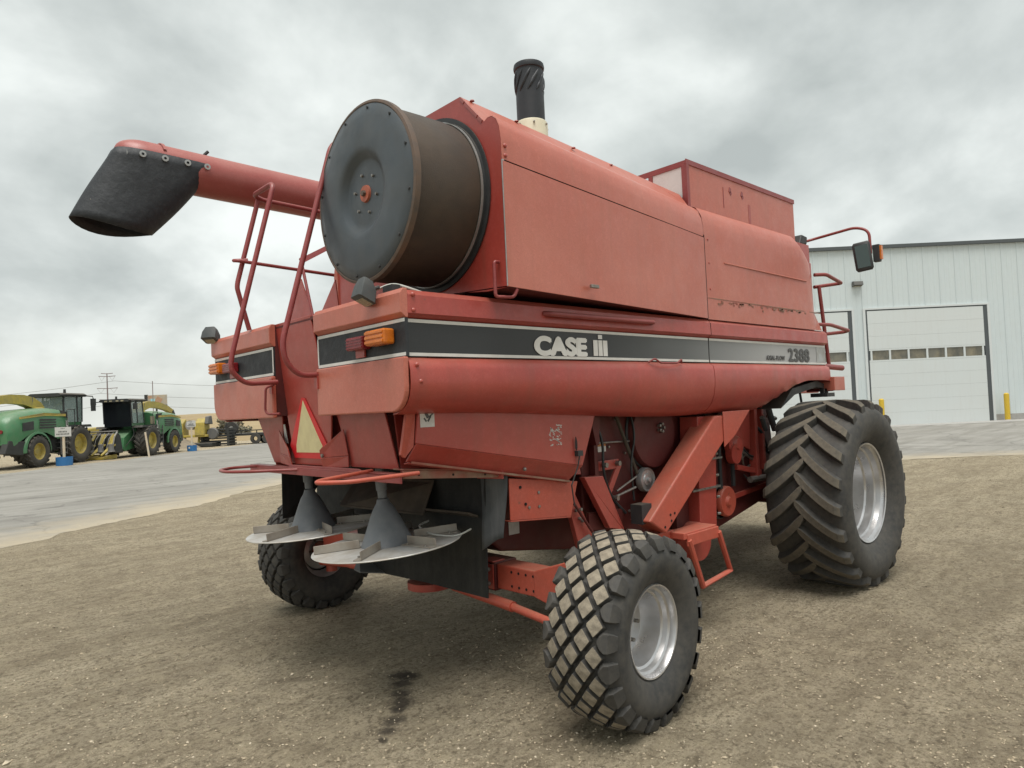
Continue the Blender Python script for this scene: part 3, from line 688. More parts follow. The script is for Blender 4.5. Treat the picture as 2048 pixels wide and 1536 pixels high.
MB().plate([(-0.945, 0.452, 1.70), (-0.945, 0.425, 1.70), (-0.945, 0.385, 1.57), (-0.945, 0.435, 1.57)], (-0.003, 0, 0)).build('decal', 'label_white', CB)

# right-hand chaff shield: big sloped door with a turned-under lower flange
YS = -1.10
cs = MB()
cs.plate([(-0.90, YS, 1.77), (-0.925, YS, 1.575), (0.41, YS, 1.335), (0.56, YS, 1.665), (0.565, YS, 1.72)], (0, 0.02, 0))
cs.plate([(-0.924, YS, 1.574), (-0.945, YS + .07, 1.478), (0.335, YS + .07, 1.238), (0.41, YS, 1.334)], (0, 0.015, 0))
cs.plate([(-0.945, YS + .055, 1.477), (-0.945, YS + .10, 1.470), (0.335, YS + .10, 1.230), (0.335, YS + .055, 1.237)], (0, 0, -0.008))
sh = cs.build('chaff_shield', 'paint', CB, bevel=0.004)
MB().box(-0.945, 0.33, YS + .044, YS + .050, -.006, .006).build('shield_lip', 'rusty_edge', sh)
o = sh.children[0]; o.rotation_euler = (0, math.atan2(1.477 - 1.237, 1.28), 0); o.location = (0.0, 0, 1.300)
MB().plate([(-0.955, YS + .03, 1.765), (-0.905, YS + .02, 1.765), (-0.93, YS + .02, 1.56), (-0.96, YS + .06, 1.50), (-0.985, YS + .06, 1.52)], (0, 0.02, 0)).build('shield_flange', 'paint_bright', CB)
MB().box(-0.895, -0.80, YS - .0025, YS - .0005, 1.66, 1.765).build('decal', 'label_white', sh)
m = MB()
for (x, z, w, h, a) in ((-.845, 1.745, .03, .018, .4), (-.85, 1.725, .02, .035, -.5), (-.835, 1.705, .012, .035, .6), (-.862, 1.70, .025, .010, .9), (-.82, 1.725, .03, .008, -.6)):
    m.obox((x, YS - .0032, z), (w, .0008, h), roty(a))
m.build('pictogram', 'letter_grey', sh)
m = MB(); rd = random.Random(5)                      # a worn, unreadable information sticker
for i in range(46):
    m.obox((0.16 + rd.uniform(-.055, .055), YS - .001, 1.555 + rd.uniform(-.065, .065)), (rd.uniform(.006, .026), .001, rd.uniform(.003, .009)), roty(rd.uniform(-.3, .8)))
structure(m.build('worn_sticker', 'label_white', sh), 'stuff')
m = MB(); m.tube([(0.34, YS - .012, 1.53), (0.345, YS - .014, 1.50), (0.345, YS - .014, 1.46), (0.34, YS - .012, 1.445), (0.333, YS - .014, 1.46), (0.333, YS - .014, 1.50)], 0.004, 6, closed=True); m.box(0.335, 0.385, YS - .03, YS, 1.405, 1.44); m.tube([(.36, YS - .02, 1.405), (.345, YS - .015, 1.34), (.28, YS - .01, 1.22), (.31, YS, 1.08)], 0.005, 6)
m.build('latch', 'black_plastic', sh)
MB().lathe([(0, -.015), (.010, -.012), (.012, 0)], 'y', (-0.10, YS + .035, 1.36), 8).build('bolt', 'bolt_steel', sh)

# straw spreader frame along the bottom of the hood
bar = MB(); bar.box(-1.0, -0.93, -1.05, 0.92, 1.405, 1.415); bar.box(-1.0, -0.99, -1.05, 0.92, 1.365, 1.405)
bar.plate([(-0.99, -0.60, 1.43), (-0.99, 0.3, 1.43), (-0.99, 0.3, 1.40), (-0.99, -0.9, 1.36)], (0.01, 0, 0))
bar.build('spreader_frame', 'paint_tube', CB, bevel=0.003)
rail = MB(); rail.plate([(-0.95, -1.0, 1.43), (-0.28, -1.02, 1.365), (-0.28, -1.02, 1.325), (-0.95, -1.0, 1.385)], (0, .01, 0)); rail.plate([(-0.95, -1.0, 1.431), (-0.28, -1.02, 1.366), (-0.28, -.92, 1.366), (-0.95, -.90, 1.431)], (0, 0, .008))
rl = rail.build('spreader_side_rail', 'rusty_edge', CB, bevel=0.003)
for t in (0.15, 0.5, 0.85): MB().lathe([(0, -.003), (.007, -.003), (.007, 0)], 'y', (-0.95 + .67 * t, -1.0 - .02 * t, 1.407 - .062 * t), 8).build('hole', 'hole_black', rl)
m = MB(); m.tube([(-0.96, -0.70, 1.42), (-1.40, -0.93, 1.42), (-1.475, -1.015, 1.42), (-1.36, -1.155, 1.42), (-0.96, -1.16, 1.425)], 0.0115, 10, fillet=0.05)
m.build('guard_hoop', 'paint_bright', CB, smooth=60)
m = MB(); m.tube([(-0.97, 0.80, 1.405), (-1.16, 0.86, 1.405), (-1.30, 0.72, 1.405), (-1.335, 0.50, 1.405), (-1.24, 0.33, 1.405), (-0.99, 0.16, 1.40)], 0.011, 10, fillet=0.08)
m.build('guard_hoop', 'paint_tube', CB, smooth=60)

# rubber curtains
def curtain(name, pts, m_, thick=(0.008, 0, 0), sub=3, wob=0.015):
    mb = MB().plate(pts, thick); o = mb.build(name, m_, CB); return o
curtain('rubber_curtain', [(-0.28, -0.90, 1.40), (-0.28, -0.875, 0.57), (-0.28, -0.22, 0.57), (-0.29, 0.30, 0.56), (-0.30, 0.62, 0.66), (-0.28, 0.66, 0.95), (-0.28, 0.72, 1.40)], 'rubber_sheet')
curtain('rubber_curtain', [(-0.27, 0.68, 1.40), (-0.27, 0.60, 0.90), (-0.27, 1.32, 0.88), (-0.27, 1.32, 1.40)], 'rubber_sheet')
curtain('rubber_curtain', [(-0.74, 0.955, 1.39), (-0.74, 0.97, 0.97), (-0.58, 1.02, 0.97), (-0.27, 0.99, 1.39)], 'rubber_sheet', (0, 0.008, 0))
MB().plate([(-0.30, 0.60, 0.665), (-0.46, 0.42, 0.60), (-0.48, 0.30, 0.60), (-0.30, 0.26, 0.565)], (0, 0, 0.008)).build('curtain_fold', 'cone_grey', CB)
# corner flap, curled
secs = []
for i in range(11):
    t = i / 10; z = 1.345 - 0.395 * t
    q = []
    for k in range(9):
        s = k / 8
        q.append((-0.29 + 0.06 * s + .018 * math.sin(3 * t + s) - .03 * t * (1 - s), -0.865 - 0.165 * s - 0.03 * math.sin(3.0 * s + 1.5 * t) + .02 * math.sin(2.5 * t) * (1 - s), z - (0.075 * (1 - s) ** 1.4 * max(0, t - .8) / .2)))
    secs.append(q)
o = MB().loft(secs).build('corner_flap', 'rubber_grey', CB, smooth=60); mm = o.modifiers.new('t', 'SOLIDIFY'); mm.thickness = 0.009
m = MB(); m.plate([(-0.305, -0.86, 1.365), (-0.255, -1.045, 1.365), (-0.255, -1.045, 1.315), (-0.305, -0.86, 1.315)], (-.008, 0, 0)); m.build('flap_clamp', 'paint', CB, bevel=.003)
for s in (0.2, 0.5, 0.8): MB().lathe([(0, -.012), (.009, -.010), (.009, 0)], 'x', (-0.313 + .055 * s, -0.86 - .185 * s, 1.34), 8).build('bolt', 'bolt_steel', CB)
MB().plate([(-0.38, -0.84, 1.10), (-0.40, 0.70, 1.075), (-0.30, 0.70, 1.05), (-0.30, -0.84, 1.07)], (0, 0, 0.014)).build('chute_lip', 'plank_brown', CB)
MB().plate([(-0.40, -0.40, 1.06), (-0.62, 0.30, 1.10), (-0.32, 0.55, 1.27), (-0.30, -0.40, 1.27)], (0, 0, 0.012)).build('deflector_plate', 'plank_brown', CB)
MB().tube([(-0.33, -.80, 1.0), (-0.46, -.82, .975), (-0.54, -.66, .985), (-0.48, -.44, 1.01), (-0.36, -.40, 1.02)], 0.006, 6, fillet=.08).build('cable', 'cable_white', CB, smooth=60)

# twin spreader discs
def spreader(x, y, z, rot, tilt):
    hub = bpy.data.objects.new('spreader_disc', None)
    d = MB(); d.lathe([(0.0, 0.0), (0.452, 0.0), (0.455, -0.004), (0.452, -0.008), (0.0, -0.008)], 'z', (0, 0, 0), 72)
    disc = d.build('spreader_disc', 'disc_steel', CB, smooth=40); disc.location = (x, y, z); disc.rotation_euler = (tilt[0], tilt[1], 0)
    bpy.data.objects.remove(hub)
    MB().lathe([(0.034, 0.275), (0.042, 0.25), (0.066, 0.215), (0.092, 0.16), (0.128, 0.075), (0.157, 0.010), (0.164, 0.001)], 'z', (0, 0, 0), 32).build('cone', 'cone_grey', disc, smooth=50)
    MB().lathe([(0.0, 0.5), (0.026, 0.5), (0.026, 0.40), (0.034, 0.395), (0.034, 0.33), (0.028, 0.325), (0.028, 0.28)], 'z', (0, 0, 0), 16).build('shaft', 'cone_grey', disc, smooth=40)
    for k in range(6):
        a = rot + k * PI / 3
        b = MB(); b.obox((0.30, 0.03, 0.027), (0.27, 0.005, 0.050)); b.obox((0.30, 0.006, 0.004), (0.27, 0.048, 0.006))
        o = b.build('bat', 'blade_steel', disc, bevel=0.003); o.rotation_euler = (0, 0, a + .06 * math.sin(k * 2.3))
        for q in (.21, .38): MB().lathe([(0, .012), (.008, .010), (.009, 0)], 'z', (q, -.006, .007), 6).build('bolt', 'bolt_steel', o)
    return disc
spreader(-0.75, -0.505, 0.95, 0.55, (R(-2), R(-3.5)))
spreader(-0.75, 0.455, 0.955, 0.25, (R(-2), R(-3.5)))

# tail lamps, work lamps
def tail_lamp(y_red, y_amb, s):
    m = MB(); m.box(-1.135, -1.0785, y_red - .085, y_red + .085, 2.095, 2.165); l = m.build('tail_lamp', 'lens_red', CB, bevel=0.008)
    MB().box(-1.09, -1.0785, y_red - .03, y_red + .06, 2.055, 2.0948).build('bracket', 'paint', l)
    for k in range(4): MB().box(-1.1385, -1.134, y_red - .08, y_red + .08, 2.104 + k * .015, 2.110 + k * .015).build('lens_rib', 'lens_red', l)
    m = MB(); m.box(-1.15, -1.0785, y_amb - .095, y_amb + .085, 2.10, 2.18); a = m.build('indicator_lamp', 'lens_amber', CB, bevel=0.01)
    for k in range(3): MB().box(-1.156, -1.149, y_amb - .09, y_amb + .08, 2.108 + k * .024, 2.124 + k * .024).build('lens_rib', 'lens_amber', a, bevel=0.004)
tail_lamp(-0.855, -1.075, -1); tail_lamp(0.95, 1.18, 1)
def work_lamp(c, rz, s=1.0):
    m = MB(); secs = []
    for (x, w, h, dz) in ((-.08, .055, .045, -.03), (-.075, .075, .062, -.02), (0.0, .07, .055, 0.0), (.05, .05, .035, .02), (.065, .02, .015, .02)):
        secs.append([(x, w * cy, h * cz + dz) for cy, cz in ((-1, -.8), (-.8, -1), (.8, -1), (1, -.8), (1, .8), (.8, 1), (-.8, 1), (-1, .8))])
    m.loft(secs, True, True); l = m.build('work_lamp', 'lamp_grey', CB, smooth=50); l.location = c; l.rotation_euler = (0, R(-62), rz); l.scale = (s, s * 1.15, s)
    MB().box(-.084, -.081, -.05, .05, -.07, .008).build('lens', 'lamp_glass', l)
    MB().tube([(0.02, 0, -.04), (0.06, 0, -.075)], 0.012, 8).build('stalk', 'black_plastic', l)
work_lamp((-1.15, -1.02, 2.40), R(-10), .82); work_lamp((-1.12, 1.27, 2.42), R(35), .72)
MB().tube([(-1.08, -.98, 2.40), (-1.0, -1.05, 2.44), (-.95, -1.12, 2.41), (-0.88, -1.16, 2.38)], 0.006, 6, fillet=.05).build('lamp_cable', 'cable_white', CB, smooth=60)
MB().box(-1.05, -1.0, -1.12, -1.03, 2.377, 2.42).build('lamp_bracket', 'black_plastic', CB)

# ---- engine enclosure: flares outwards towards the rear
def lerp(a, b, t): return a + (b - a) * t
XE0, XE1 = -0.50, 1.825
def eng(t, pr, pf): return [(lerp(XE0, XE1, t), lerp(a[0], b[0], t), lerp(a[1], b[1], t)) for a, b in zip(pr, pf)]
# shoulder (roof edge down to the door line)
sh_r = [(-1.285, 3.362), (-1.315, 3.374), (-1.35, 3.372), (-1.385, 3.345), (-1.407, 3.295), (-1.416, 3.22), (-1.4165, 3.112)]
sh_f = [(-1.135, 3.292), (-1.16, 3.292), (-1.185, 3.275), (-1.215, 3.24), (-1.238, 3.185), (-1.248, 3.12), (-1.25, 3.035)]
hood = MB(); hood.loft([eng(t / 12, sh_r, sh_f) for t in range(13)]); hood.build('engine_hood', 'paint_faded', CB, smooth=40)
rf_r = [(0.42, 3.575), (-1.085, 3.575), (-1.29, 3.358)]; rf_f = [(0.42, 3.45), (-1.05, 3.425), (-1.14, 3.29)]
MB().loft([eng(t / 6, rf_r, rf_f) for t in range(7)]).build('engine_roof', 'paint_faded', CB)
MB().loft([eng(0, [(0.42, 3.575), (0.42, 2.37)], [(0.42, 3.45), (0.42, 2.37)]), eng(1, [(0.42, 3.575), (0.42, 2.37)], [(0.42, 3.45), (0.42, 2.37)])]).build('engine_wall', 'paint', CB)
# side door, split in two sheets by a faint vertical crease
dr_r = [(-1.421, 3.102), (-1.421, 2.408)]; dr_f = [(-1.256, 3.026), (-1.256, 2.380)]
dm = MB(); N = 24; secs = []
for i in range(N + 1):
    t = i / N; q = []
    for k in range(9):
        s = k / 8; x = lerp(XE0 + .004, XE1 - .006, t)
        y = lerp(dr_r[0][0], dr_f[0][0], t); z = lerp(lerp(dr_r[0][1], dr_r[1][1], s), lerp(dr_f[0][1], dr_f[1][1], s), t)
        y += 0.010 * mnoise.noise(Vector((x * 1.6, z * 1.8, 8))) * math.sin(PI * s) * min(1, 8 * t, 8 * (1 - t)) - (0.010 * max(0, t - .64) / .36 if t > .64 else 0) * (1 - t) * 2.5
        q.append((x, y, z))
    secs.append(q)
ed = MB().loft(secs).build('engine_door', 'paint_faded', CB, smooth=60); mm = ed.modifiers.new('t', 'SOLIDIFY'); mm.thickness = 0.008; mm.offset = -1; mm = ed.modifiers.new('split', 'EDGE_SPLIT'); mm.split_angle = R(40)
MB().loft([[(lerp(XE0 + .01, XE1 - .01, t), lerp(-1.408, -1.243, t), lerp(3.14, 3.05, t)), (lerp(XE0 + .01, XE1 - .01, t), lerp(-1.408, -1.243, t), 2.41)] for t in (0, 1)]).build('door_backing', 'hole_black', CB)
# underside of the overhanging door
MB().plate([(XE0, -1.412, 2.405), (XE0, -1.0, 2.43), (XE1, -1.0, 2.385), (XE1, -1.248, 2.378)], (0, 0, 0.006)).build('engine_floor', 'paint_grimy_shaded', CB)
m = MB(); m.obox((0.26, -1.40, 2.475), (0.075, 0.02, 0.022)); m.build('door_latch', 'bolt_steel', ed, bevel=0.004)
MB().plate([(XE0 - .002, -1.418, 3.11), (XE0 - .002, -1.418, 2.41), (XE0 + .014, -1.420, 2.41), (XE0 + .014, -1.420, 3.11)], (0, 0.004, 0)).build('door_seal', 'zinc', ed)
# rear bulkhead
pl = MB(); pts = [(0.42, 3.575), (-1.085, 3.575), (-1.285, 3.362)] + [(p[0] + .002, p[1] - .002) for p in sh_r[1:]] + [(-1.414, 2.405), (-1.25, 2.405), (-0.95, 2.44), (-0.9, 2.372), (0.42, 2.372)]
pl.prism(pts, 'x', XE0, XE0 + .012); pl.build('engine_bulkhead', 'paint', CB)
m = MB()
for (a, b) in (((-1.095, 3.568), (-1.125, 3.535)), ((-1.135, 3.524), (-1.235, 3.416)), ((-1.242, 3.408), (-1.275, 3.373))):
    m.plate([(XE0 - .004, a[0], a[1]), (XE0 - .004, b[0], b[1]), (XE0 - .004, b[0] + .012, b[1] - .012), (XE0 - .004, a[0] + .012, a[1] - .012)], (0.003, 0, 0))
m.build('hinge_strip', 'auger_paint', CB)
for x, y, z in ((-0.42, -1.10, 3.565), (-0.05, -1.09, 3.54), (0.45, -1.12, 3.475), (0.9, -1.08, 3.465)):
    MB().lathe([(0, .008), (.012, .006), (.015, 0)], 'z', (x, y, z), 10).build('rivet', 'paint', CB, smooth=60)
for z in (3.19, 3.135): MB().lathe([(0, -.008), (.010, -.006), (.013, 0)], 'y', (-0.47, -1.416, z), 10).build('rivet', 'paint', CB, smooth=60)
# grab handle at the door's lower rear corner
MB().tube([(-0.505, -1.36, 2.55), (-0.54, -1.36, 2.55), (-0.54, -1.36, 2.40), (-0.54, -1.36, 2.355), (-0.44, -1.40, 2.355), (-0.42, -1.41, 2.40)], 0.010, 8, fillet=0.02).build('grab_handle', 'paint_tube', CB, smooth=60)
# long grab rail and the small pull handle on the side
MB().tube([(-0.06, -1.255, 2.305), (-0.03, -1.295, 2.300), (1.02, -1.295, 2.302), (1.05, -1.255, 2.305)], 0.017, 10, fillet=0.02).build('grab_rail', 'paint_tube', CB, smooth=60)
MB().tube([(0.98, -1.262, 2.02), (1.02, -1.29, 2.045), (1.09, -1.29, 2.015), (1.30, -1.29, 2.015), (1.36, -1.29, 2.045), (1.40, -1.262, 2.02)], 0.007, 8, fillet=0.02).build('pull_handle', 'paint_tube', CB, smooth=60)

# ---- rotary air-screen drum
DY, DZ, DR = -0.797, 2.99, 0.508
scr = MB().lathe([(0.486, -0.957), (0.489, -0.75), (0.488, -0.60), (0.482, -0.52)], 'x', (0, DY, DZ), 96).build('screen_drum', 'drum_screen', CB, smooth=60)
rim = MB().lathe([(0.483, -0.955), (DR, -0.965), (DR + .002, -0.98), (DR, -0.999), (0.494, -1.004), (0.489, -1.001)], 'x', (0, DY, DZ), 96).build('drum_rim', 'drum_rim', scr, smooth=40)
capp = MB().lathe([(0.4895, -0.998), (0.485, -1.004), (0.42, -1.016), (0.34, -1.022), (0.262, -1.022), (0.240, -1.017), (0.222, -1.008), (0.200, -0.984), (0.188, -0.979), (0.170, -0.978), (0.15, -0.979), (0.06, -0.980), (0.0, -0.980)], 'x', (0, DY, DZ), 96).build('drum_cap', 'drum_cap', scr, smooth=50)
MB().lathe([(0.525, -0.505), (0.525, -0.513), (0.498, -0.513), (0.498, -0.53), (0.486, -0.53)], 'x', (0, DY, DZ), 96).build('drum_seal', 'black_plastic', scr, smooth=30)
MB().lathe([(0.4885, -0.545), (0.494, -0.545), (0.494, -0.53)], 'x', (0, DY, DZ), 96).build('seal_ring', 'zinc', scr, smooth=30)
m = MB()
for k in range(12):
    a = 2 * PI * k / 12 + .2; m.lathe([(0, -.008), (.008, -.006), (.009, 0.004)], 'x', (-1.008, DY + .465 * math.cos(a), DZ + .465 * math.sin(a)), 8)
m.build('cap_bolts', 'black_plastic', scr, smooth=60)
for k in range(6):
    a = 2 * PI * k / 6 + .25; MB().lathe([(0, -.014), (.008, -.012), (.009, 0)], 'x', (-.980, DY + .115 * math.cos(a), DZ + .115 * math.sin(a)), 8).build('bolt', 'bolt_steel', capp, smooth=60)
MB().lathe([(0, -.993), (.046, -.993), (.050, -.979)], 'x', (0, DY, DZ), 24).build('hub_washer', 'hub_orange', scr, smooth=30)
MB().lathe([(0, -1.010), (.016, -1.010), (.018, -.992)], 'x', (0, DY, DZ), 6).build('hub_bolt', 'drum_rim', scr)
# support plates seen below and left of the drum
MB().plate([(-0.50, 0.45, 2.77), (-0.50, 0.42, 2.38), (-0.50, 0.40, 2.38), (-0.50, 0.40, 3.0)], (-.01, 0, 0)).build('bulkhead_flange', 'paint_faded', CB)
MB().plate([(-0.90, -0.26, 2.60), (-0.90, -0.02, 2.376), (-0.90, -0.30, 2.376)], (.008, 0, 0)).build('gusset', 'paint', CB)
MB().plate([(-0.86, 0.28, 2.70), (-0.86, 0.10, 2.376), (-0.86, 0.52, 2.376)], (.008, 0, 0)).build('gusset', 'paint', CB)
MB().tube([(-0.86, 0.27, 2.84), (-0.86, 0.12, 2.40)], 0.011, 8).build('ladder_brace', 'paint_tube', CB)
MB().plate([(-0.86, 0.30, 2.84), (-0.86, 0.26, 2.80), (-0.70, -0.22, 2.92), (-0.70, -0.20, 2.95)], (.01, 0, 0.006)).build('ladder_brace', 'paint_tube', CB)

# ---- exhaust stack
EX = (0.30, -0.88)
m = MB(); m.lathe([(0.112, 3.45), (0.112, 3.675), (0.105, 3.685), (0.098, 3.687)], 'z', (EX[0], EX[1], 0), 36); eb = m.build('exhaust_base', 'cream_paint', CB, smooth=40)
m = MB(); m.lathe([(0.096, 3.60), (0.096, 4.045), (0.104, 4.05), (0.107, 4.065), (0.103, 4.085), (0.095, 4.088), (0.086, 4.07), (0.084, 3.8)], 'z', (EX[0], EX[1], 0), 40); es = m.build('exhaust_stack', 'exhaust_black', CB, smooth=40)
for k in range(10):
    a = 2 * PI * k / 10
    MB().tube([(EX[0] + .0955 * math.cos(a + t * .9), EX[1] + .0955 * math.sin(a + t * .9), 3.885 + .145 * t) for t in [i / 7 for i in range(8)]], [.003, .010, .012, .012, .012, .012, .010, .003], 6).build('louvre', 'exhaust_black', es, smooth=60)
for k in range(7):
    a = 2 * PI * k / 7 - 2.2; MB().lathe([(0, .012), (.006, .010), (.007, 0)], 'y', (0, 0, 0), 6).build('bolt', 'bolt_steel', eb)
    eb.children[-1].location = (EX[0] + .113 * math.cos(a), EX[1] + .113 * math.sin(a), 3.655); eb.children[-1].rotation_euler = (0, 0, a - PI / 2)

# ---- grain tank side (front panel) and tank extension
ts = []
N = 22
for i in range(N + 1):
    t = i / N; q = []
    for k, (y, z) in enumerate([(-1.14, 3.296), (-1.165, 3.296), (-1.19, 3.282), (-1.216, 3.25), (-1.238, 3.20), (-1.248, 3.13), (-1.25, 3.04), (-1.25, 2.85), (-1.25, 2.7), (-1.25, 2.55), (-1.25, 2.374)]):
        xf = 3.70 + 0.27 * smooth01((3.3 - z) / 0.35) * 1.0 if z > 2.95 else lerp(3.965, 3.985, (2.95 - z) / .6)
        x = lerp(1.829, xf, t)
        zz = z - (0.0 if z > 3.2 else 0)
        yy = y + (0.004 * mnoise.noise(Vector((x * 1.5, z * 2, 1))) if 0 < k < 10 else 0)
        if t > 0.9 and z > 2.4: yy += 0.10 * ((t - 0.9) / 0.1) ** 2.2
        # pressed crease along the panel
        q.append((x, yy, zz))
    ts.append(q)
tp = MB().loft(ts).build('tank_side_panel', 'paint_faded', CB, smooth=45)
MB().box(1.83, 3.95, -1.18, mir(-1.18), 2.372, 3.25).build('grain_tank', 'paint', CB)
MB().tube([(2.12, -1.253, 2.853), (3.68, -1.253, 2.846)], 0.006, 6).build('crease', 'paint_faded', tp)
MB().box(1.845, 3.97, -1.2525, -1.2495, 2.542, 2.550).build('seam', 'rusty_edge', tp)
m = MB(); rd = random.Random(11)
for i in range(34):
    x = rd.choice((2.2, 2.35, 2.9, 3.0, 3.3, 3.5)) + rd.gauss(0, .09); m.obox((x, -1.2527, 2.536 - abs(rd.gauss(0, .012))), (rd.uniform(.02, .06), .0012, rd.uniform(.006, .022)), roty(rd.uniform(-.2, .2)))
m.build('rust_flake', 'rusty_edge', tp)
MB().box(1.823, 1.832, -1.2535, -1.2, 2.376, 3.05).build('seam', 'hole_black', tp)
for z in (3.02, 2.83, 2.62): MB().lathe([(0, -.007), (.008, -.005), (.010, 0)], 'y', (1.885, -1.25, z), 8).build('rivet', 'paint', tp)
XT0, XT1, YT = 1.86, 3.80, -1.11
ex = MB(); ex.box(XT0, XT1, YT, YT + .012, 3.20, 3.70); ex.box(XT1 - .012, XT1, YT + .013, mir(YT), 3.20, 3.70); ex.box(XT0, XT1 - .013, mir(YT) - .012, mir(YT) - .001, 3.20, 3.70)
te = ex.build('tank_extension', 'paint_faded', CB)
m = MB(); m.box(XT0 - .012, XT0, YT, mir(YT), 3.655, 3.70); m.box(XT0 - .012, XT0, YT, YT + .045, 3.20, 3.654); m.box(XT0 - .012, XT0, YT + .33, YT + .37, 3.20, 3.654); m.box(XT0 - .012, XT0, YT + .75, YT + .79, 3.2, 3.654); m.box(XT0 - .012, XT0, mir(YT) - .045, mir(YT), 3.20, 3.654); m.box(XT0 - .011, XT0 - .001, YT + .046, mir(YT) - .046, 3.2, 3.40)
m.box(XT0 - .02, XT1 + .01, YT - .008, YT - .0005, 3.665, 3.706); m.box(XT0 - .018, XT0 + .02, YT - .0075, YT - .001, 3.2, 3.664)
m.build('extension_frame', 'paint_tube', te)
MB().box(XT0 - .006, XT0 - .001, YT + .046, YT + .329, 3.401, 3.654).build('extension_window', 'plexi', te)
m = MB(); m.box(2.42, 2.428, YT - .0025, YT - .0005, 3.40, 3.58)
for x in (2.54, 2.75): m.obox((x, YT - .002, 3.575), (.03, .003, .045), roty(.4)); m.obox((x + .012, YT - .002, 3.55), (.03, .003, .03), roty(-.5))
m.build('scuff', 'paint_tube', te)
MB().box(2.86, 2.90, YT - .002, YT - .0005, 3.30, 3.50).build('scuff', 'paint', te)
# ledge between the hood and the extension
MB().plate([(1.55, -0.5, 3.43), (1.62, -1.08, 3.40), (1.855, -1.13, 3.30), (1.855, -0.5, 3.30)], (0, 0, -.01)).build('tank_ledge', 'paint', CB)

# ---- front end: cab, railings, mirror
cabm = MB(); cabm.box(4.05, 5.1, -0.72, 0.85, 1.75, 2.25); cabm.box(4.05, 5.05, -0.70, 0.83, 3.28, 3.42)
for (x, y) in ((4.08, -.69), (5.05, -.69), (4.08, .80), (5.05, .80)): cabm.box(x - .03, x + .03, y - .03, y + .03, 2.25, 3.28)
cb = cabm.build('cab', 'paint', CB, bevel=0.01)
for y in (-.69, .80): MB().box(4.115, 5.015, y - .003, y + .003, 2.255, 3.275).build('side_window', 'cab_glass', cb)
for x in (4.08, 5.05): MB().box(x - .003, x + .003, -.655, .765, 2.255, 3.275).build('window', 'cab_glass', cb)
pf = MB(); pf.box(4.085, 4.40, -1.26, 0.9, 1.86, 1.90); pf.box(4.12, 4.16, -1.26, -1.0, 1.76, 1.859); pf.build('platform', 'paint_tube', CB)
MB().box(4.10, 4.36, -1.30, -1.14, 1.765, 1.905).build('step_box', 'paint_faded', CB, bevel=.005)
m = MB(); m.tube([(4.0, -1.20, 2.95), (4.12, -1.27, 2.955), (4.50, -1.27, 2.90), (4.50, -1.22, 2.90), (4.22, -1.10, 2.86)], 0.019, 10, fillet=.05); m.tube([(4.24, -1.14, 2.87), (4.34, -1.16, 2.0)], 0.019, 10); m.tube([(3.95, -1.22, 2.44), (4.15, -1.27, 2.44), (4.62, -1.27, 2.40), (4.62, -1.22, 2.39), (4.28, -1.13, 2.36)], 0.019, 10, fillet=.05)
m.build('hand_rail', 'paint_tube', CB, smooth=60)
MB().tube([(4.06, -1.20, 2.02), (4.46, -1.24, 2.00)], 0.03, 10).build('step_tread', 'paint_tube', CB, smooth=50)
m = MB(); m.tube([(4.0, -1.05, 3.30), (4.2, -1.09, 3.355), (4.2, -1.55, 3.39), (4.2, -1.675, 3.33), (4.2, -1.678, 3.10)], 0.014, 10, fillet=.10); m.build('mirror_arm', 'paint_tube', CB, smooth=60)
mh_ = MB(); secs = []
for (x, w, h) in ((-.03, .072, .135), (-.022, .08, .145), (.03, .075, .14), (.05, .05, .11)): secs.append([(x, w * cy, h * cz) for cy, cz in ((-1, -.85), (-.8, -1), (.8, -1), (1, -.85), (1, .85), (.8, 1), (-.8, 1), (-1, .85))])
mh_.loft(secs, True, True); mr = mh_.build('mirror', 'black_plastic', CB, smooth=40); mr.location = (4.16, -1.62, 3.075); mr.rotation_euler = (R(-6), 0, R(12))
MB().box(-.034, -.0305, -.058, .058, -.112, .112).build('mirror_glass', 'mirror_glass', mr)
m = MB(); m.box(4.19, 4.25, -1.76, -1.70, 3.01, 3.18); bl = m.build('marker_lamp', 'black_plastic', CB, bevel=.006); MB().box(4.20, 4.245, -1.776, -1.7605, 3.03, 3.165).build('lens', 'lens_amber', bl)
m = MB(); m.prism([(3.86, 3.27), (3.92, 3.37), (4.05, 3.36), (4.03, 3.28)], 'y', -1.13, -1.0); wl2 = m.build('work_lamp', 'black_plastic', CB, bevel=.01); MB().plate([(4.035, -1.12, 3.285), (4.055, -1.12, 3.355), (4.055, -1.01, 3.355), (4.035, -1.01, 3.285)], (.004, 0, 0)).build('lens', 'lamp_glass', wl2)

# ---- unloading auger folded back along the left side
AY = 1.5; AR = 0.166
def ax_z(x): return 3.694 - 0.022 * (x + 0.06)
m = MB(); m.lathe([(AR, 0)], 'x', (0, 0, 0), 4) if False else None
secs = []
for x in (4.2, 3.0, 1.5, -0.0, -0.9, -1.50):
    secs.append([(x, AY + AR * math.cos(a), ax_z(x) + AR * math.sin(a)) for a in [2 * PI * k / 32 for k in range(32)]])
for k in range(1, 9):
    t = k / 8 * PI / 2; x = -1.50 - 0.19 * math.sin(t); s = math.cos(t) ** .8 if k < 8 else 0.02
    secs.append([(x, AY + AR * s * math.cos(a), ax_z(x) + AR * 0.0 + (AR * math.sin(a) * s + AR * (1 - s) * 0.35)) for a in [2 * PI * q / 32 for q in range(32)]])
au = MB().loft(secs, True, True).build('unloading_auger', 'auger_paint', CB, smooth=50)
MB().tube([(-1.05, AY - .02, ax_z(-1.05) + AR), (-1.02, AY - .03, ax_z(-1) + AR + .035)], 0.012, 8).build('auger_peg', 'black_plastic', au)
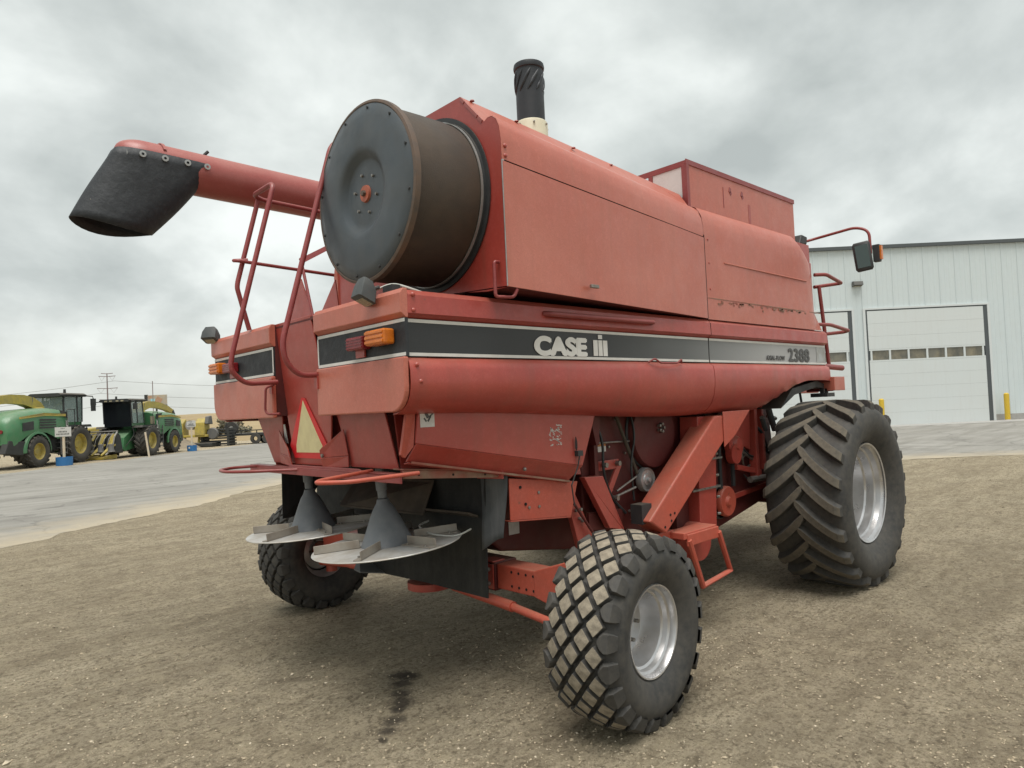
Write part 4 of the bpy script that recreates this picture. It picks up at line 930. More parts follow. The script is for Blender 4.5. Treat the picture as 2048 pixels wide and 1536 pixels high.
MB().lathe([(AR + .004, -.012), (AR + .012, -.01), (AR + .012, .01), (AR + .004, .012)], 'x', (-1.38, AY, ax_z(-1.38)), 32, a0=0.3, a1=2.6).build('auger_band', 'auger_paint', au)
# black vinyl spout hanging from the end
def ring(fn, n=28): return [fn(2 * PI * k / n) for k in range(n)]
def sp(t):
    # t=0 at tube, t=1 at mouth
    cx = lerp(-1.362, -1.722, t ** 1.12); cz = lerp(3.768, 3.195, t); hx = lerp(0.352, 0.272, t) + .02 * math.sin(PI * t); hy = lerp(0.180, 0.165, t ** .7)
    def f(a):
        c_, s_ = math.cos(a), math.sin(a)
        x = cx + hx * math.copysign(abs(c_) ** lerp(.38 if c_ > 0 else .7, 1.0, t), c_); y = AY + hy * math.copysign(abs(s_) ** lerp(.42, 1.4, t), s_)
        z = cz - 0.025 * (x - cx) * (1 - t) + 0.02 * t * math.sin(2 * a + 1) + (0.03 * t * math.cos(a) * -1)
        return (x, y, z)
    return ring(f)
spm = MB().loft([sp(i / 10) for i in range(11)], True).build('auger_spout', 'vinyl_black', au, smooth=60); mm = spm.modifiers.new('t', 'SOLIDIFY'); mm.thickness = 0.006
for x in (-1.655, -1.546, -1.392, -1.231, -1.085):
    c_ = .9 if x < -1.6 else 0; yy = AY - (.135 if x < -1.6 else .178)
    ww = MB().lathe([(0.010, -.006), (0.024, -.006), (0.024, 0.004)], 'y', (0, 0, 0), 16).build('washer', 'zinc', spm); ww.location = (x, yy - .002, 3.735)
    ww.rotation_euler = (0, 0, 0 if c_ < .8 else (R(-40) if x < -1.4 else R(40)))
for (x, z) in ((-1.66, 3.76), (-1.70, 3.66)): MB().tube([(x, AY - .05, z), (x - .035, AY - .06, z + .01)], 0.009, 6).build('toggle', 'bolt_steel', spm)
for (x, z) in ((-1.79, 3.48), (-1.86, 3.37)): MB().tube([(x, AY - .08, z), (x - .015, AY - .09, z - .01)], 0.007, 6).build('toggle', 'bolt_steel', spm)
MB().box(3.6, 4.3, 1.05, 1.62, 3.0, 3.6).build('auger_elbow', 'paint', CB, bevel=.05)
MB().obox((0.6, 1.42, 3.47), (0.06, 0.25, 0.12)).build('auger_saddle', 'paint_tube', CB)
MB().box(0.57, 0.63, 1.25, 1.35, 2.36, 3.42).build('saddle_post', 'paint_tube', CB)

# ---- rear ladder hand rails
m = MB(); m.tube([(-1.075, 0.24, 1.985), (-1.29, 0.24, 1.975), (-1.38, 0.24, 2.06), (-1.37, 0.24, 2.15), (-1.045, 0.24, 3.325), (-1.045, 0.565, 3.325), (-0.98, 0.60, 3.31), (-0.30, 0.60, 3.29)], 0.0165, 12, fillet=.07)
m.build('hand_rail', 'paint_tube', CB, smooth=60)
m = MB(); m.tube([(-1.0, 0.60, 3.312), (-1.17, 0.60, 2.70), (-1.175, 0.60, 2.66), (-1.10, 0.60, 2.37)], 0.0165, 12, fillet=.05); m.build('hand_rail', 'paint_tube', CB, smooth=60)
m = MB(); m.tube([(-1.10, 0.58, 2.86), (-1.19, 0.63, 2.855), (-1.18, 0.57, 2.845), (-0.30, 0.585, 2.815)], 0.0125, 10, fillet=.04); m.build('hand_rail', 'paint_tube', CB, smooth=60)
m = MB(); m.tube([(-1.075, -0.35, 1.995), (-1.21, -0.35, 1.99), (-1.29, -0.35, 2.07), (-1.305, -0.35, 2.18), (-0.93, -0.35, 3.45), (-0.6, -0.35, 3.5)], 0.0165, 12, fillet=.09); m.build('hand_rail', 'paint_tube', CB, smooth=60)
for y in (0.285, -0.345):
    MB().box(-1.103, -1.093, y - .02, y + .02, 1.91, 2.01).build('rail_bracket', 'paint', CB)
MB().tube([(-1.09, 0.26, 1.97), (-1.13, 0.30, 1.95), (-1.13, 0.32, 1.80), (-1.12, 0.30, 1.775), (-1.075, 0.22, 1.775)], 0.008, 8, fillet=.02).build('latch_loop', 'paint_tube', CB, smooth=60)

# ---- separator body, frame and running gear
m = MB(); m.prism([(-0.20, 1.75), (3.7, 1.75), (4.0, 1.25), (3.9, .74), (2.75, .52), (1.3, .60), (0.75, .66), (0.10, .76), (-0.20, 0.98)], 'y', -0.60, mir(-0.60)); m.build('separator_body', 'paint_grimy_shaded', CB, bevel=.02)
m = MB(); m.prism([(0.62, 1.76), (3.45, 1.76), (3.55, .80), (3.4, .77), (2.35, .587), (1.6, .57), (1.25, .72), (0.62, 1.0)], 'y', -0.90, -0.605); m.build('separator_side', 'paint_grimy_shaded', CB, bevel=.01)
m = MB(); m.prism([(0.62, 1.76), (3.45, 1.76), (3.55, .80), (2.35, .587), (1.6, .57), (0.62, 1.0)], 'y', mir(-0.605), mir(-0.90)); m.build('separator_side', 'paint_grimy_shaded', CB)
# bright lower hood side panel behind the flap
m = MB(); m.plate([(-0.19, -1.02, 1.31), (0.44, -1.02, 1.225), (0.36, -1.02, 1.0), (-0.19, -1.02, 1.05)], (0, .01, 0)); m.plate([(-0.19, -1.02, 1.049), (0.36, -1.02, .999), (0.36, -.96, .999), (-0.19, -.96, 1.049)], (0, 0, -.008))
lp = m.build('lower_side_panel', 'paint_bright', CB, bevel=.003)
m = MB(); m.plate([(-0.19, mir(-1.02), 1.31), (0.44, mir(-1.02), 1.225), (0.36, mir(-1.02), 1.0), (-0.19, mir(-1.02), 1.05)], (0, .01, 0)); m.build('lower_side_panel', 'paint_bright', CB)
for x, z, mm_ in ((-0.10, 1.245, 'hole_black'), (-0.06, 1.135, 'hole_black'), (0.06, 1.195, 'bolt_steel'), (-0.03, 1.11, 'bolt_steel'), (0.06, 1.105, 'bolt_steel')): MB().lathe([(0, -.006), (.010, -.005), (.010, 0)], 'y', (x, -1.0205, z), 8).build('bolt' if mm_ == 'bolt_steel' else 'hole', mm_, lp)
MB().box(0.17, 0.27, -0.604, -0.601, 0.86, 0.96).build('decal', 'label_white', CB)
# slanted frame leg and the hanging strap beside it
m = MB(); m.plate([(0.50, -1.03, 1.245), (0.69, -1.03, 1.235), (0.90, -1.03, 0.83), (0.75, -1.03, 0.86)], (0, .05, 0)); m.plate([(0.69, -1.03, 1.235), (0.90, -1.03, .83), (0.90, -.90, .83), (0.69, -.90, 1.235)], (.01, 0, 0)); m.build('frame_leg', 'paint', CB, bevel=.006)
m = MB(); m.plate([(0.36, -0.96, 1.23), (0.43, -0.96, 1.22), (0.70, -0.96, .72), (0.50, -0.96, .74)], (0, .04, 0)); hp = m.build('hanger_plate', 'paint', CB, bevel=.004)
for x, z in ((0.47, 1.02), (0.52, 1.02), (0.50, 0.96), (.53, .94)): MB().lathe([(0, -.016), (.012, -.014), (.013, 0)], 'y', (x, -.962, z), 6).build('bolt', 'bolt_steel', hp)
MB().tube([(0.30, -1.0, 1.22), (0.62, -1.0, 0.82)], 0.010, 8).build('strap_rod', 'paint_grimy_shaded', CB)
# big diagonal box beam
bm_ = MB(); yb0, yb1 = -1.20, -1.02
bm_.plate([(1.944, yb0, 1.60), (2.36, yb0, 1.60), (1.99, yb0, 1.337), (1.189, yb0, .771), (0.985, yb0, .885)], (0, yb1 - yb0, 0))
beam = bm_.build('frame_beam', 'paint_bright', CB, bevel=.012)
MB().plate([(2.05, yb0 - .002, 1.63), (2.50, yb0 - .002, 1.63), (2.22, yb0 - .002, 1.42), (2.05, yb0 - .002, 1.34)], (0, -.008, 0)).build('beam_gusset', 'paint_bright', CB, bevel=.004)
MB().box(0.98, 1.10, -1.14, -1.04, .86, 1.0).build('beam_foot', 'black_plastic', CB)
for x, z in ((1.245, .90), (1.30, .905), (1.255, .855), (1.17, .82)): MB().lathe([(0, -.003), (.010, -.003), (.010, 0)], 'y', (x, yb0, z), 8).build('hole', 'hole_black', beam)
m = MB(); m.plate([(1.06, -1.19, .98), (1.16, -1.19, .98), (1.30, -1.19, .86), (1.2, -1.19, .75)], (0, -.012, 0))
# pulleys, belts and linkages in the drive bay
m = MB(); m.lathe([(0, -.02), (0.10, -.02), (0.23, -.035), (0.272, -.03), (0.285, 0.0), (0.285, .06)], 'y', (1.44, -0.93, 1.50), 56); bd_ = m.build('pulley', 'paint_grimy_shaded', CB, smooth=40)
MB().lathe([(.29, .01), (.30, .02), (.30, .06), (.285, .06)], 'y', (1.44, -0.93, 1.50), 56).build('belt', 'black_plastic', bd_)
m = MB()
for k in range(5): a = 2 * PI * k / 5; m.lathe([(0, -.03), (.012, -.028), (.012, 0)], 'y', (1.52 + .03 * math.cos(a), -0.955, 1.53 + .03 * math.sin(a)), 8)
m.build('hub_bolts', 'bolt_steel', bd_)
m = MB(); m.lathe([(0, -.05), (.016, -.048), (.02, -.03), (0.045, -.028), (0.05, -.02), (0.075, -.02), (0.088, -.03), (0.092, -.02), (0.092, .02)], 'y', (1.285, -0.96, 1.145), 36); m.build('idler_pulley', 'zinc', CB, smooth=35)
MB().tube([(0.92, -0.95, 1.76), (1.20, -0.95, 1.20)], 0.014, 8).build('drive_belt', 'plank_brown', CB)
m = MB(); m.obox((0.86, -0.945, 1.295), (0.24, .02, .07)); m.obox((0.90, -0.95, 1.17), (.05, .02, .30), roty(R(35))); m.obox((0.80, -0.95, 1.0), (.05, .02, .14), roty(R(20))); m.build('linkage', 'paint', CB, bevel=.004)
for x, z in ((0.80, 1.30), (0.95, 1.30), (0.91, 1.05), (0.76, .95)): MB().tube([(x, -.93, z), (x, -.99, z)], .018, 8).build('pivot_bolt', 'bolt_steel', CB)
for a_, b_, r_ in (((0.92, -.96, 1.06), (1.16, -.96, 1.10), .010), ((0.92, -.97, 1.10), (1.16, -.97, 1.18), .008), ((0.72, -.93, 1.46), (1.15, -.93, 1.45), .007)): MB().tube([a_, b_], r_, 8).build('tension_rod', 'bolt_steel', CB)
m = MB(); m.box(0.70, 0.74, -.96, -.91, 1.0, 1.72); m.plate([(0.60, -1.0, 1.75), (0.74, -1.0, 1.75), (0.71, -1.0, 1.45), (0.68, -1.0, 1.45)], (0, .06, 0)); m.plate([(0.62, -.93, .98), (1.0, -.93, .96), (1.0, -.93, .80), (0.62, -.93, .86)], (0, -.02, 0)); m.build('side_rib', 'paint_grimy_shaded', CB)
d_ = MB().box(0.80, 0.90, -.9035, -.9015, 1.39, 1.43).build('decal', 'label_white', CB); MB().box(0.80, 0.90, -.9035, -.9015, 1.431, 1.455).build('decal', 'label_orange', CB)
# clean-grain elevator leg, its lower cover and the boot step
m = MB(); m.prism([(1.84, 1.60), (2.12, 1.60), (2.05, .68), (1.80, .68)], 'y', -1.10, -0.93); el_ = m.build('elevator', 'paint', CB, bevel=.006)
MB().box(1.70, 2.12, -1.115, -.95, 1.005, 1.02).build('elevator_clamp', 'bolt_steel', el_); MB().box(1.9, 2.16, -1.12, -.95, 1.24, 1.255).build('elevator_clamp', 'bolt_steel', el_)
for z in (.78, .92, 1.10, 1.28): MB().tube([(2.10, -1.08, z), (2.13, -1.09, z)], .012, 6).build('bolt', 'bolt_steel', el_)
m = MB(); m.plate([(1.62, -1.0, 1.02), (1.80, -1.0, 1.0), (1.80, -1.0, .60), (1.62, -1.0, .64)], (0, .05, 0)); m.build('elevator_door', 'paint_grimy_shaded', CB)
m = MB(); m.lathe([(0, -.08), (.15, -.08), (.155, -.07), (.155, .08), (0, .08)], 'y', (1.80, -1.02, .60), 32); m.build('elevator_boot', 'paint', CB, smooth=30)
sx, sy = 1.33, -1.26
m = MB(); m.obox((1.53, -1.19, .735), (.46, .16, .05)); m.obox((1.56, -1.27, .70), (.44, .012, .09)); b1 = m.build('boot_step', 'paint_bright', CB, bevel=.006)
m = MB(); m.tube([(1.36, -1.27, .70), (1.52, -1.27, .33), (1.93, -1.27, .37), (1.78, -1.27, .70)], .024, 8); m.build('step_frame', 'paint_bright', CB)
MB().obox((1.2, -1.10, .735), (.3, .10, .07)).build('step_bracket', 'paint_bright', CB, bevel=.005)
# right-front drive bay behind the big wheel
m = MB(); m.lathe([(0, -.04), (.03, -.04), (.05, -.02), (.125, -.025), (.135, -.01), (.135, .02)], 'y', (2.46, -0.96, .83), 36); p2 = m.build('pulley', 'paint_bright', CB, smooth=35)
MB().lathe([(.138, -.01), (.15, 0), (.15, .03), (.13, .03)], 'y', (2.40, -0.94, .83), 36).build('belt', 'black_plastic', p2)
m = MB(); m.box(2.36, 2.40, -.97, -.95, .95, 1.5); m.box(2.58, 2.62, -.97, -.95, .95, 1.5); m.build('drive_belt', 'black_plastic', CB)
m = MB(); m.lathe([(0, -.05), (.05, -.05), (.07, -.02), (.13, -.02), (.13, .03)], 'y', (2.62, -0.98, 1.33), 28); m.lathe([(0, -.03), (.09, -.03), (.09, .03)], 'y', (2.58, -0.99, 1.24), 24); m.build('variable_pulley', 'paint', CB, smooth=35)
m = MB(); m.plate([(2.7, -.97, 1.70), (2.95, -.97, 1.70), (2.92, -.97, 1.25), (2.72, -.97, 1.32)], (0, .05, 0)); m.box(2.98, 3.03, -1.0, -.92, .95, 1.72); m.box(3.12, 3.16, -1.0, -.94, 1.05, 1.70); m.plate([(2.65, -.98, 1.14), (3.1, -.98, 1.05), (3.1, -.98, 1.0), (2.65, -.98, 1.09)], (0, .03, 0)); m.build('bay_bracket', 'paint', CB, bevel=.004)
m = MB(); m.tube([(2.85, -.99, .98), (3.3, -.99, .97)], .03, 8); m.tube([(3.2, -1.02, 1.55), (3.35, -1.02, 1.52)], .02, 8); m.build('bay_pipe', 'bolt_steel', CB)
MB().box(3.28, 3.34, -1.03, -1.02, .98, 1.03).build('decal', 'label_white', CB)
MB().plate([(2.3, -0.905, .84), (3.5, -0.905, .92), (3.5, -0.905, .88), (2.3, -0.905, .80)], (0, -.03, 0)).build('pan_lip', 'paint', CB)
rnd = random.Random(21)
for k in range(9):
    x = rnd.uniform(2.25, 3.25); z = rnd.uniform(1.0, 1.65)
    MB().tube([(x, -.92, z), (x + rnd.uniform(-.1, .25), -.96 - rnd.uniform(0, .05), z - rnd.uniform(.05, .25)), (x + rnd.uniform(.1, .5), -.95, z - rnd.uniform(-.1, .35)), (x + rnd.uniform(.3, .7), -.91, z - rnd.uniform(0, .3))], rnd.uniform(.008, .016), 6, fillet=.12).build('hose', rnd.choice(('black_plastic', 'black_plastic', 'bolt_steel')), CB, smooth=60)
for k in range(7):
    x = rnd.uniform(2.2, 3.3); z = rnd.uniform(.95, 1.6)
    MB().obox((x, -.925, z), (rnd.uniform(.05, .16), .05, rnd.uniform(.04, .14)), roty(rnd.uniform(-.4, .4))).build('bay_fitting', rnd.choice(('paint_grimy_shaded', 'bolt_steel', 'black_plastic')), CB, bevel=.006)
for (x, z) in ((.82, 1.55), (1.02, 1.62), (1.12, 1.36), (.66, 1.2), (1.02, .9), (1.14, .92), (.72, 1.62), (.93, 1.42)):
    MB().lathe([(0, -.014), (.010, -.012), (.012, 0)], 'y', (x, -.901, z), 6).build('bolt', 'bolt_steel', CB)
MB().tube([(0.68, -.93, 1.7), (0.78, -.98, 1.5), (0.76, -.98, 1.25), (0.88, -.95, 1.05), (1.05, -.94, .92)], .011, 6, fillet=.15).build('hose', 'black_plastic', CB, smooth=60)
MB().tube([(1.15, -.93, 1.72), (1.18, -.97, 1.5), (1.10, -.97, 1.3), (1.16, -.94, 1.0)], .009, 6, fillet=.15).build('hose', 'black_plastic', CB, smooth=60)
# inner wheel-arch structure
m = MB(); m.prism([(3.1, 1.62), (3.35, 1.80), (3.9, 1.87), (4.08, 1.84), (4.08, 1.79), (3.9, 1.81), (3.4, 1.74)], 'y', -1.20, -0.9); m.build('arch_liner', 'black_plastic', CB)
for a_, b_, r_ in (((3.02, -1.12, 1.62), (3.12, -1.12, 1.42), .028), ((2.88, -1.12, 1.55), (2.98, -1.1, 1.43), .022), ((3.62, -1.15, 1.78), (3.66, -1.15, 1.62), .012)): MB().tube([a_, b_], r_, 8).build('hose', 'black_plastic', CB)
m = MB(); m.box(3.98, 4.16, -1.27, -1.10, 1.705, 1.745); m.box(4.02, 4.05, -1.22, -1.18, 1.745, 1.79); m.box(4.10, 4.13, -1.22, -1.18, 1.745, 1.79); m.build('ladder_mount', 'black_plastic', CB)
# front axle and feeder
m = MB(); m.box(3.33, 3.63, -1.12, mir(-1.12), .70, .98); m.build('front_axle', 'paint_grimy_shaded', CB, bevel=.02)
for s in (-1, 1): MB().lathe([(0, -.12), (.22, -.12), (.25, -.06), (.25, .1), (0, .1)], 'y', (3.483, YC + s * 1.10, .85), 32).build('final_drive', 'paint_grimy_shaded', CB, smooth=35)
m = MB(); m.plate([(3.9, -.55, 1.3), (5.6, -.55, .95), (5.6, -.55, .40), (3.9, -.55, .70)], (0, 1.2, 0)); m.build('feeder_house', 'paint', CB, bevel=.01)
# steering axle
m = MB(); m.box(-.115, .085, -.76, .84, .56, .745); axl = m.build('rear_axle', 'paint_grimy_shaded', CB, bevel=.008)
m = MB(); m.box(-.13, -.12, -.76, -.655, .575, .735); m.box(-.128, -.02, -.76, -.64, .746, .756); m.build('axle_clamp', 'paint', CB, bevel=.003)
for y in (-.675, -.725):
    for z in (.61, .70): MB().lathe([(0, -.02), (.013, -.018), (.014, 0)], 'x', (-.131, y, z), 6).build('bolt', 'bolt_steel', axl)
for s in (-1, 1):
    def AYm(y): return y if s < 0 else mir(y)
    m = MB(); m.box(-.095, .065, min(AYm(-.761), AYm(-1.42)), max(AYm(-.761), AYm(-1.42)), .575, .735); m.plate([(-.10, AYm(-1.1), .735), (-.10, AYm(-1.45), .85), (-.10, AYm(-1.52), .70), (-.10, AYm(-1.45), .50), (-.10, AYm(-1.1), .575)], (.17, 0, 0)); ext = m.build('axle_extension', 'paint_bright', CB, bevel=.008)
    for k in range(4):
        for z in (.61, .70): MB().lathe([(0, -.002), (.009, -.002), (.009, 0)], 'x', (-.0955, AYm(-.90 - .065 * k), z), 8).build('hole', 'hole_black', ext)
    MB().lathe([(0, -.1), (.085, -.1), (.085, .1), (0, .1)], 'y', (-.02, AYm(-1.60), .51), 20).build('wheel_hub', 'paint_bright', CB, smooth=35)
    MB().tube([(-.02, AYm(-1.5), .35), (-.02, AYm(-1.5), .80)], .05, 12).build('king_pin', 'paint_bright', CB, smooth=40)
for sg in (-1, 1):
    def TY(y): return y if sg < 0 else mir(y)
    cy_ = MB().tube([(-.13, TY(-.35), .535), (-.14, TY(-.95), .50)], .034, 12).build('steering_cylinder', 'paint_bright', CB, smooth=50)
    MB().tube([(-.14, TY(-.94), .50), (-.15, TY(-1.44), .455)], .026, 10).build('piston_rod', 'paint_bright', cy_, smooth=50)
m = MB(); m.box(-.2, .3, -.18, .26, .745, 1.1); m.build('axle_pivot', 'paint_grimy_shaded', CB, bevel=.01)
MB().lathe([(0, -.05), (.16, -.05), (.16, .0), (0, .02)], 'z', (-.12, -.05, .53), 24).build('axle_stop', 'paint', CB, smooth=30)

# ---- wheels
def wheel_front(cy, s):
    """s=-1: outer face towards -y"""
    RR, TW = 0.846, 0.71; hw = TW / 2
    t = MB(); prof = [(.425, -.20), (.437, -.235), (.475, -.285), (.55, -.338), (.64, -.356), (.71, -.345), (.748, -.325), (.768, -.295), (.775, -.22), (.780, -.1), (.782, 0), (.780, .1), (.775, .22), (.768, .295), (.748, .325), (.71, .345), (.64, .356), (.55, .338), (.475, .285), (.437, .235), (.425, .20)]
    t.lathe(prof, 'y', (0, 0, 0), 96)
    ty = t.build('tyre', 'tyre_rubber', CB, smooth=50); ty.location = (3.483, cy, RR - .012)
    lug = {}
    for sd in (-1, 1):
        m = MB(); secs = []; n = 10
        for i in range(n + 1):
            u = i / n; y = lerp(-0.035, .328, u) * sd
            ph = 0.37 * (1.35 * u - 0.35 * u * u)
            wid = lerp(.050, .044, u) * (1 if u > .12 else (.62 + .38 * u / .12))
            top = lerp(.846, .832, u ** 2) - (.03 * max(0, (u - .86) / .14) ** 1.5); bot = .765 if u < .85 else .765 - .05 * (u - .85) / .15
            q = []
            for (dw, rr) in ((-1.30, bot), (-.86, top), (.86, top), (1.30, bot)):
                a = ph + dw * wid / .8; q.append((-rr * math.cos(a), y, rr * math.sin(-a)))
            secs.append(q)
        nsec = len(secs)
        for j in range(nsec - 1):
            for i in range(3):
                m.cm = 1 if i == 1 else 0
                m.add([secs[j][i], secs[j][i + 1], secs[j + 1][i + 1], secs[j + 1][i]], [(0, 1, 2, 3)])
        m.cm = 0; m.add(secs[0], [(0, 1, 2, 3)]); m.add(secs[-1], [(3, 2, 1, 0)])
        first = None
        for k in range(22):
            ang = 2 * PI * (k + (.5 if sd > 0 else 0)) / 22
            if first is None: o = m.build('tread_lug', ['tyre_rubber', 'tread_dust'], ty, bevel=0.006); first = o
            else:
                o = first.copy(); COL.objects.link(o); o.parent = ty
            o.rotation_euler = (0, ang, 0)
    r = MB(); r.lathe([(.430, .262 * s), (.444, .268 * s), (.446, .255 * s), (.430, .238 * s), (.418, .225 * s), (.408, .185 * s), (.392, .175 * s), (.385, .11 * s), (.372, .095 * s), (.362, .02 * s), (.352, -.02 * s), (.30, -.04 * s), (.20, -.02 * s), (.17, .01 * s), (.0, .015 * s)], 'y', (0, 0, 0), 72)
    r.lathe([(.444, -.268 * s), (.425, -.23 * s), (.36, -.1 * s), (.352, -.02 * s)], 'y', (0, 0, 0), 72)
    rm = r.build('rim', 'rim_silver', CB, smooth=28); rm.location = ty.location
    for k in range(10):
        a = 2 * PI * k / 10; MB().tube([(.235 * math.cos(a), -.04 * s, .235 * math.sin(a)), (.235 * math.cos(a), .005 * s, .235 * math.sin(a))], .014, 6).build('wheel_nut', 'bolt_steel', rm)
wheel_front(-1.518, -1); wheel_front(mir(-1.518), 1)

def wheel_rear(cy, s, top_mat='tread_mud'):
    RR = 0.522; 
    t = MB(); prof = [(.232, -.13), (.242, -.155), (.272, -.185), (.33, -.213), (.39, -.222), (.43, -.208), (.46, -.184), (.476, -.150), (.486, -.10), (.489, 0), (.486, .10), (.476, .150), (.46, .184), (.43, .208), (.39, .222), (.33, .213), (.272, .185), (.242, .155), (.232, .13)]
    t.lathe(prof, 'y', (0, 0, 0), 96); ty = t.build('tyre', 'tyre_rubber', CB, smooth=50); ty.location = (-.02, cy, RR - .012)
    ty.rotation_euler = (0, 0, R(5))
    NB = 21; pitch = 2 * PI / NB
    def rad(y): return .5245 - 0.026 * (abs(y) / .17) ** 2.0
    cols = [(-.126, 0), (-.063, 1), (0.0, 0), (.063, 1), (.126, 0)]
    for ci, (yc, odd) in enumerate(cols):
        m = MB(); a2 = pitch * .37; w2 = .0465
        out = [(0, -w2), (a2 * .12, -w2 * .93), (a2, -w2 * .06), (a2, w2 * .06), (a2 * .12, w2 * .93), (-a2 * .12, w2 * .93), (-a2, w2 * .06), (-a2, -w2 * .06), (-a2 * .12, -w2 * .93)]
        def P(a, y, r_): return (-r_ * math.cos(a), y, r_ * math.sin(a))
        topi = [P(a * .93, yc + y * .93, rad(yc + y) + .001) for a, y in out]; bot = [P(a * 1.10, yc + y * 1.10, rad(yc + y) - .055) for a, y in out]
        n = len(out); m.cm = 0
        m.add(topi + bot, [(i, (i + 1) % n, n + (i + 1) % n, n + i) for i in range(n)])
        m.cm = 1; ctr = P(0, yc, rad(yc) + .0015); m.add(topi + [ctr], [(i, (i + 1) % n, n) for i in range(n)])
        first = None
        for k in range(NB):
            if first is None: o = m.build('tread_block', ['tyre_rubber', top_mat], ty, bevel=0.003); first = o
            else: o = first.copy(); COL.objects.link(o); o.parent = ty
            o.rotation_euler = (0, pitch * (k + .5 * odd), 0)
    for sd in (-1, 1):
        m = MB(); a2 = pitch * .31
        secs = []
        for (y, r_, w) in ((.150, .511, .10), (.164, .510, .62), (.183, .505, 1.0), (.201, .496, 1.0), (.2135, .462, .95), (.2205, .434, .80)):
            secs.append([(y, r_, w)])
        def P(a, y, r_): return (-r_ * math.cos(a), y * sd, r_ * math.sin(a))
        T = [[P(-a2 * w[0][2], w[0][0], w[0][1]), P(a2 * w[0][2], w[0][0], w[0][1])] for w in secs]
        Bt = [[P(-a2 * w[0][2] * 1.15, w[0][0] - .03, w[0][1] - .035), P(a2 * w[0][2] * 1.15, w[0][0] - .03, w[0][1] - .035)] for w in secs]
        for j in range(len(secs) - 1):
            m.add([T[j][0], T[j][1], T[j + 1][1], T[j + 1][0]], [(0, 1, 2, 3)])
            m.add([T[j][0], T[j + 1][0], Bt[j + 1][0], Bt[j][0]], [(0, 1, 2, 3)]); m.add([T[j][1], T[j + 1][1], Bt[j + 1][1], Bt[j][1]], [(0, 1, 2, 3)])
        m.add([T[0][0], T[0][1], Bt[0][1], Bt[0][0]], [(0, 1, 2, 3)])
        first = None
        for k in range(NB):
            if first is None: o = m.build('shoulder_block', 'tyre_rubber', ty, bevel=0.002); first = o
            else: o = first.copy(); COL.objects.link(o); o.parent = ty
            o.rotation_euler = (0, pitch * (k + .5), 0)
    r = MB(); r.lathe([(.240, 0.154 * s), (.250, 0.162 * s), (.246, 0.174 * s), (.238, 0.172 * s), (.230, 0.154 * s), (.228, 0.136 * s), (.216, 0.128 * s), (.214, 0.122 * s), (.208, 0.102 * s), (.196, 0.094 * s), (.190, 0.058 * s), (.186, 0.008 * s), (.17, -0.022 * s), (.12, -0.032 * s), (.09, -0.012 * s), (.0, -0.012 * s)], 'y', (0, 0, 0), 72)
    r.lathe([(.246, -.140 * s), (.230, -.12 * s), (.19, -.06 * s), (.186, -.02 * s)], 'y', (0, 0, 0), 72)
    rm = r.build('rim', 'rim_silver', CB, smooth=28); rm.location = ty.location; rm.rotation_euler = (0, 0, R(5))
    for k in range(6):
        a = 2 * PI * k / 6; MB().tube([(.105 * math.cos(a), -.032 * s, .105 * math.sin(a)), (.105 * math.cos(a), .008 * s, .105 * math.sin(a))], .012, 6).build('wheel_nut', 'bolt_steel', rm)
wheel_rear(-1.745, -1); wheel_rear(mir(-1.745), 1, 'tyre_rubber')

# ------------------------------------------------------------------ parked forage harvesters (x forward)
def far_wheel(parent, x, y, rad, wid, rimr, s):
    t = MB(); h = wid / 2
    t.lathe([(rimr, -h * .75), (rimr + .08, -h * .98), (rad * .82, -h), (rad * .93, -h * .85), (rad * .945, 0), (rad * .93, h * .85), (rad * .82, h), (rimr + .08, h * .98), (rimr, h * .75)], 'y', (0, 0, 0), 40)
    ty = t.build('tyre', 'far_tyre', parent, smooth=45); ty.location = (x, y, rad)
    for sd in (-1, 1):
        m = MB(); secs = []
        for i in range(4):
            u = i / 3; yy = lerp(0, h * .98, u) * sd; ph = .36 * u; w = .075
            secs.append([(-r_ * math.cos(ph + d), yy, -r_ * math.sin(ph + d)) for d, r_ in ((-w * 1.2, rad * .92), (-w * .8, rad * (1.0 - .02 * u)), (w * .8, rad * (1.0 - .02 * u)), (w * 1.2, rad * .92))])
        m.loft(secs, False, True); first = None
        for k in range(18):
            if first is None: o = m.build('tread_lug', 'far_tyre', ty); first = o
            else: o = first.copy(); COL.objects.link(o); o.parent = ty
            o.rotation_euler = (0, 2 * PI * (k + .5 * (sd > 0)) / 18, 0)
    r = MB(); r.lathe([(rimr + .02, h * .80 * s), (rimr, h * .78 * s), (rimr * .9, h * .5 * s), (rimr * .86, h * .25 * s), (rimr * .5, h * .2 * s), (rimr * .42, h * .36 * s), (0, h * .38 * s)], 'y', (0, 0, 0), 32)
    r.lathe([(rimr + .02, -h * .80 * s), (rimr * .86, h * .25 * s)], 'y', (0, 0, 0), 32)
    rm = r.build('rim', 'yellow_paint', parent, smooth=30); rm.location = (x, y, rad)

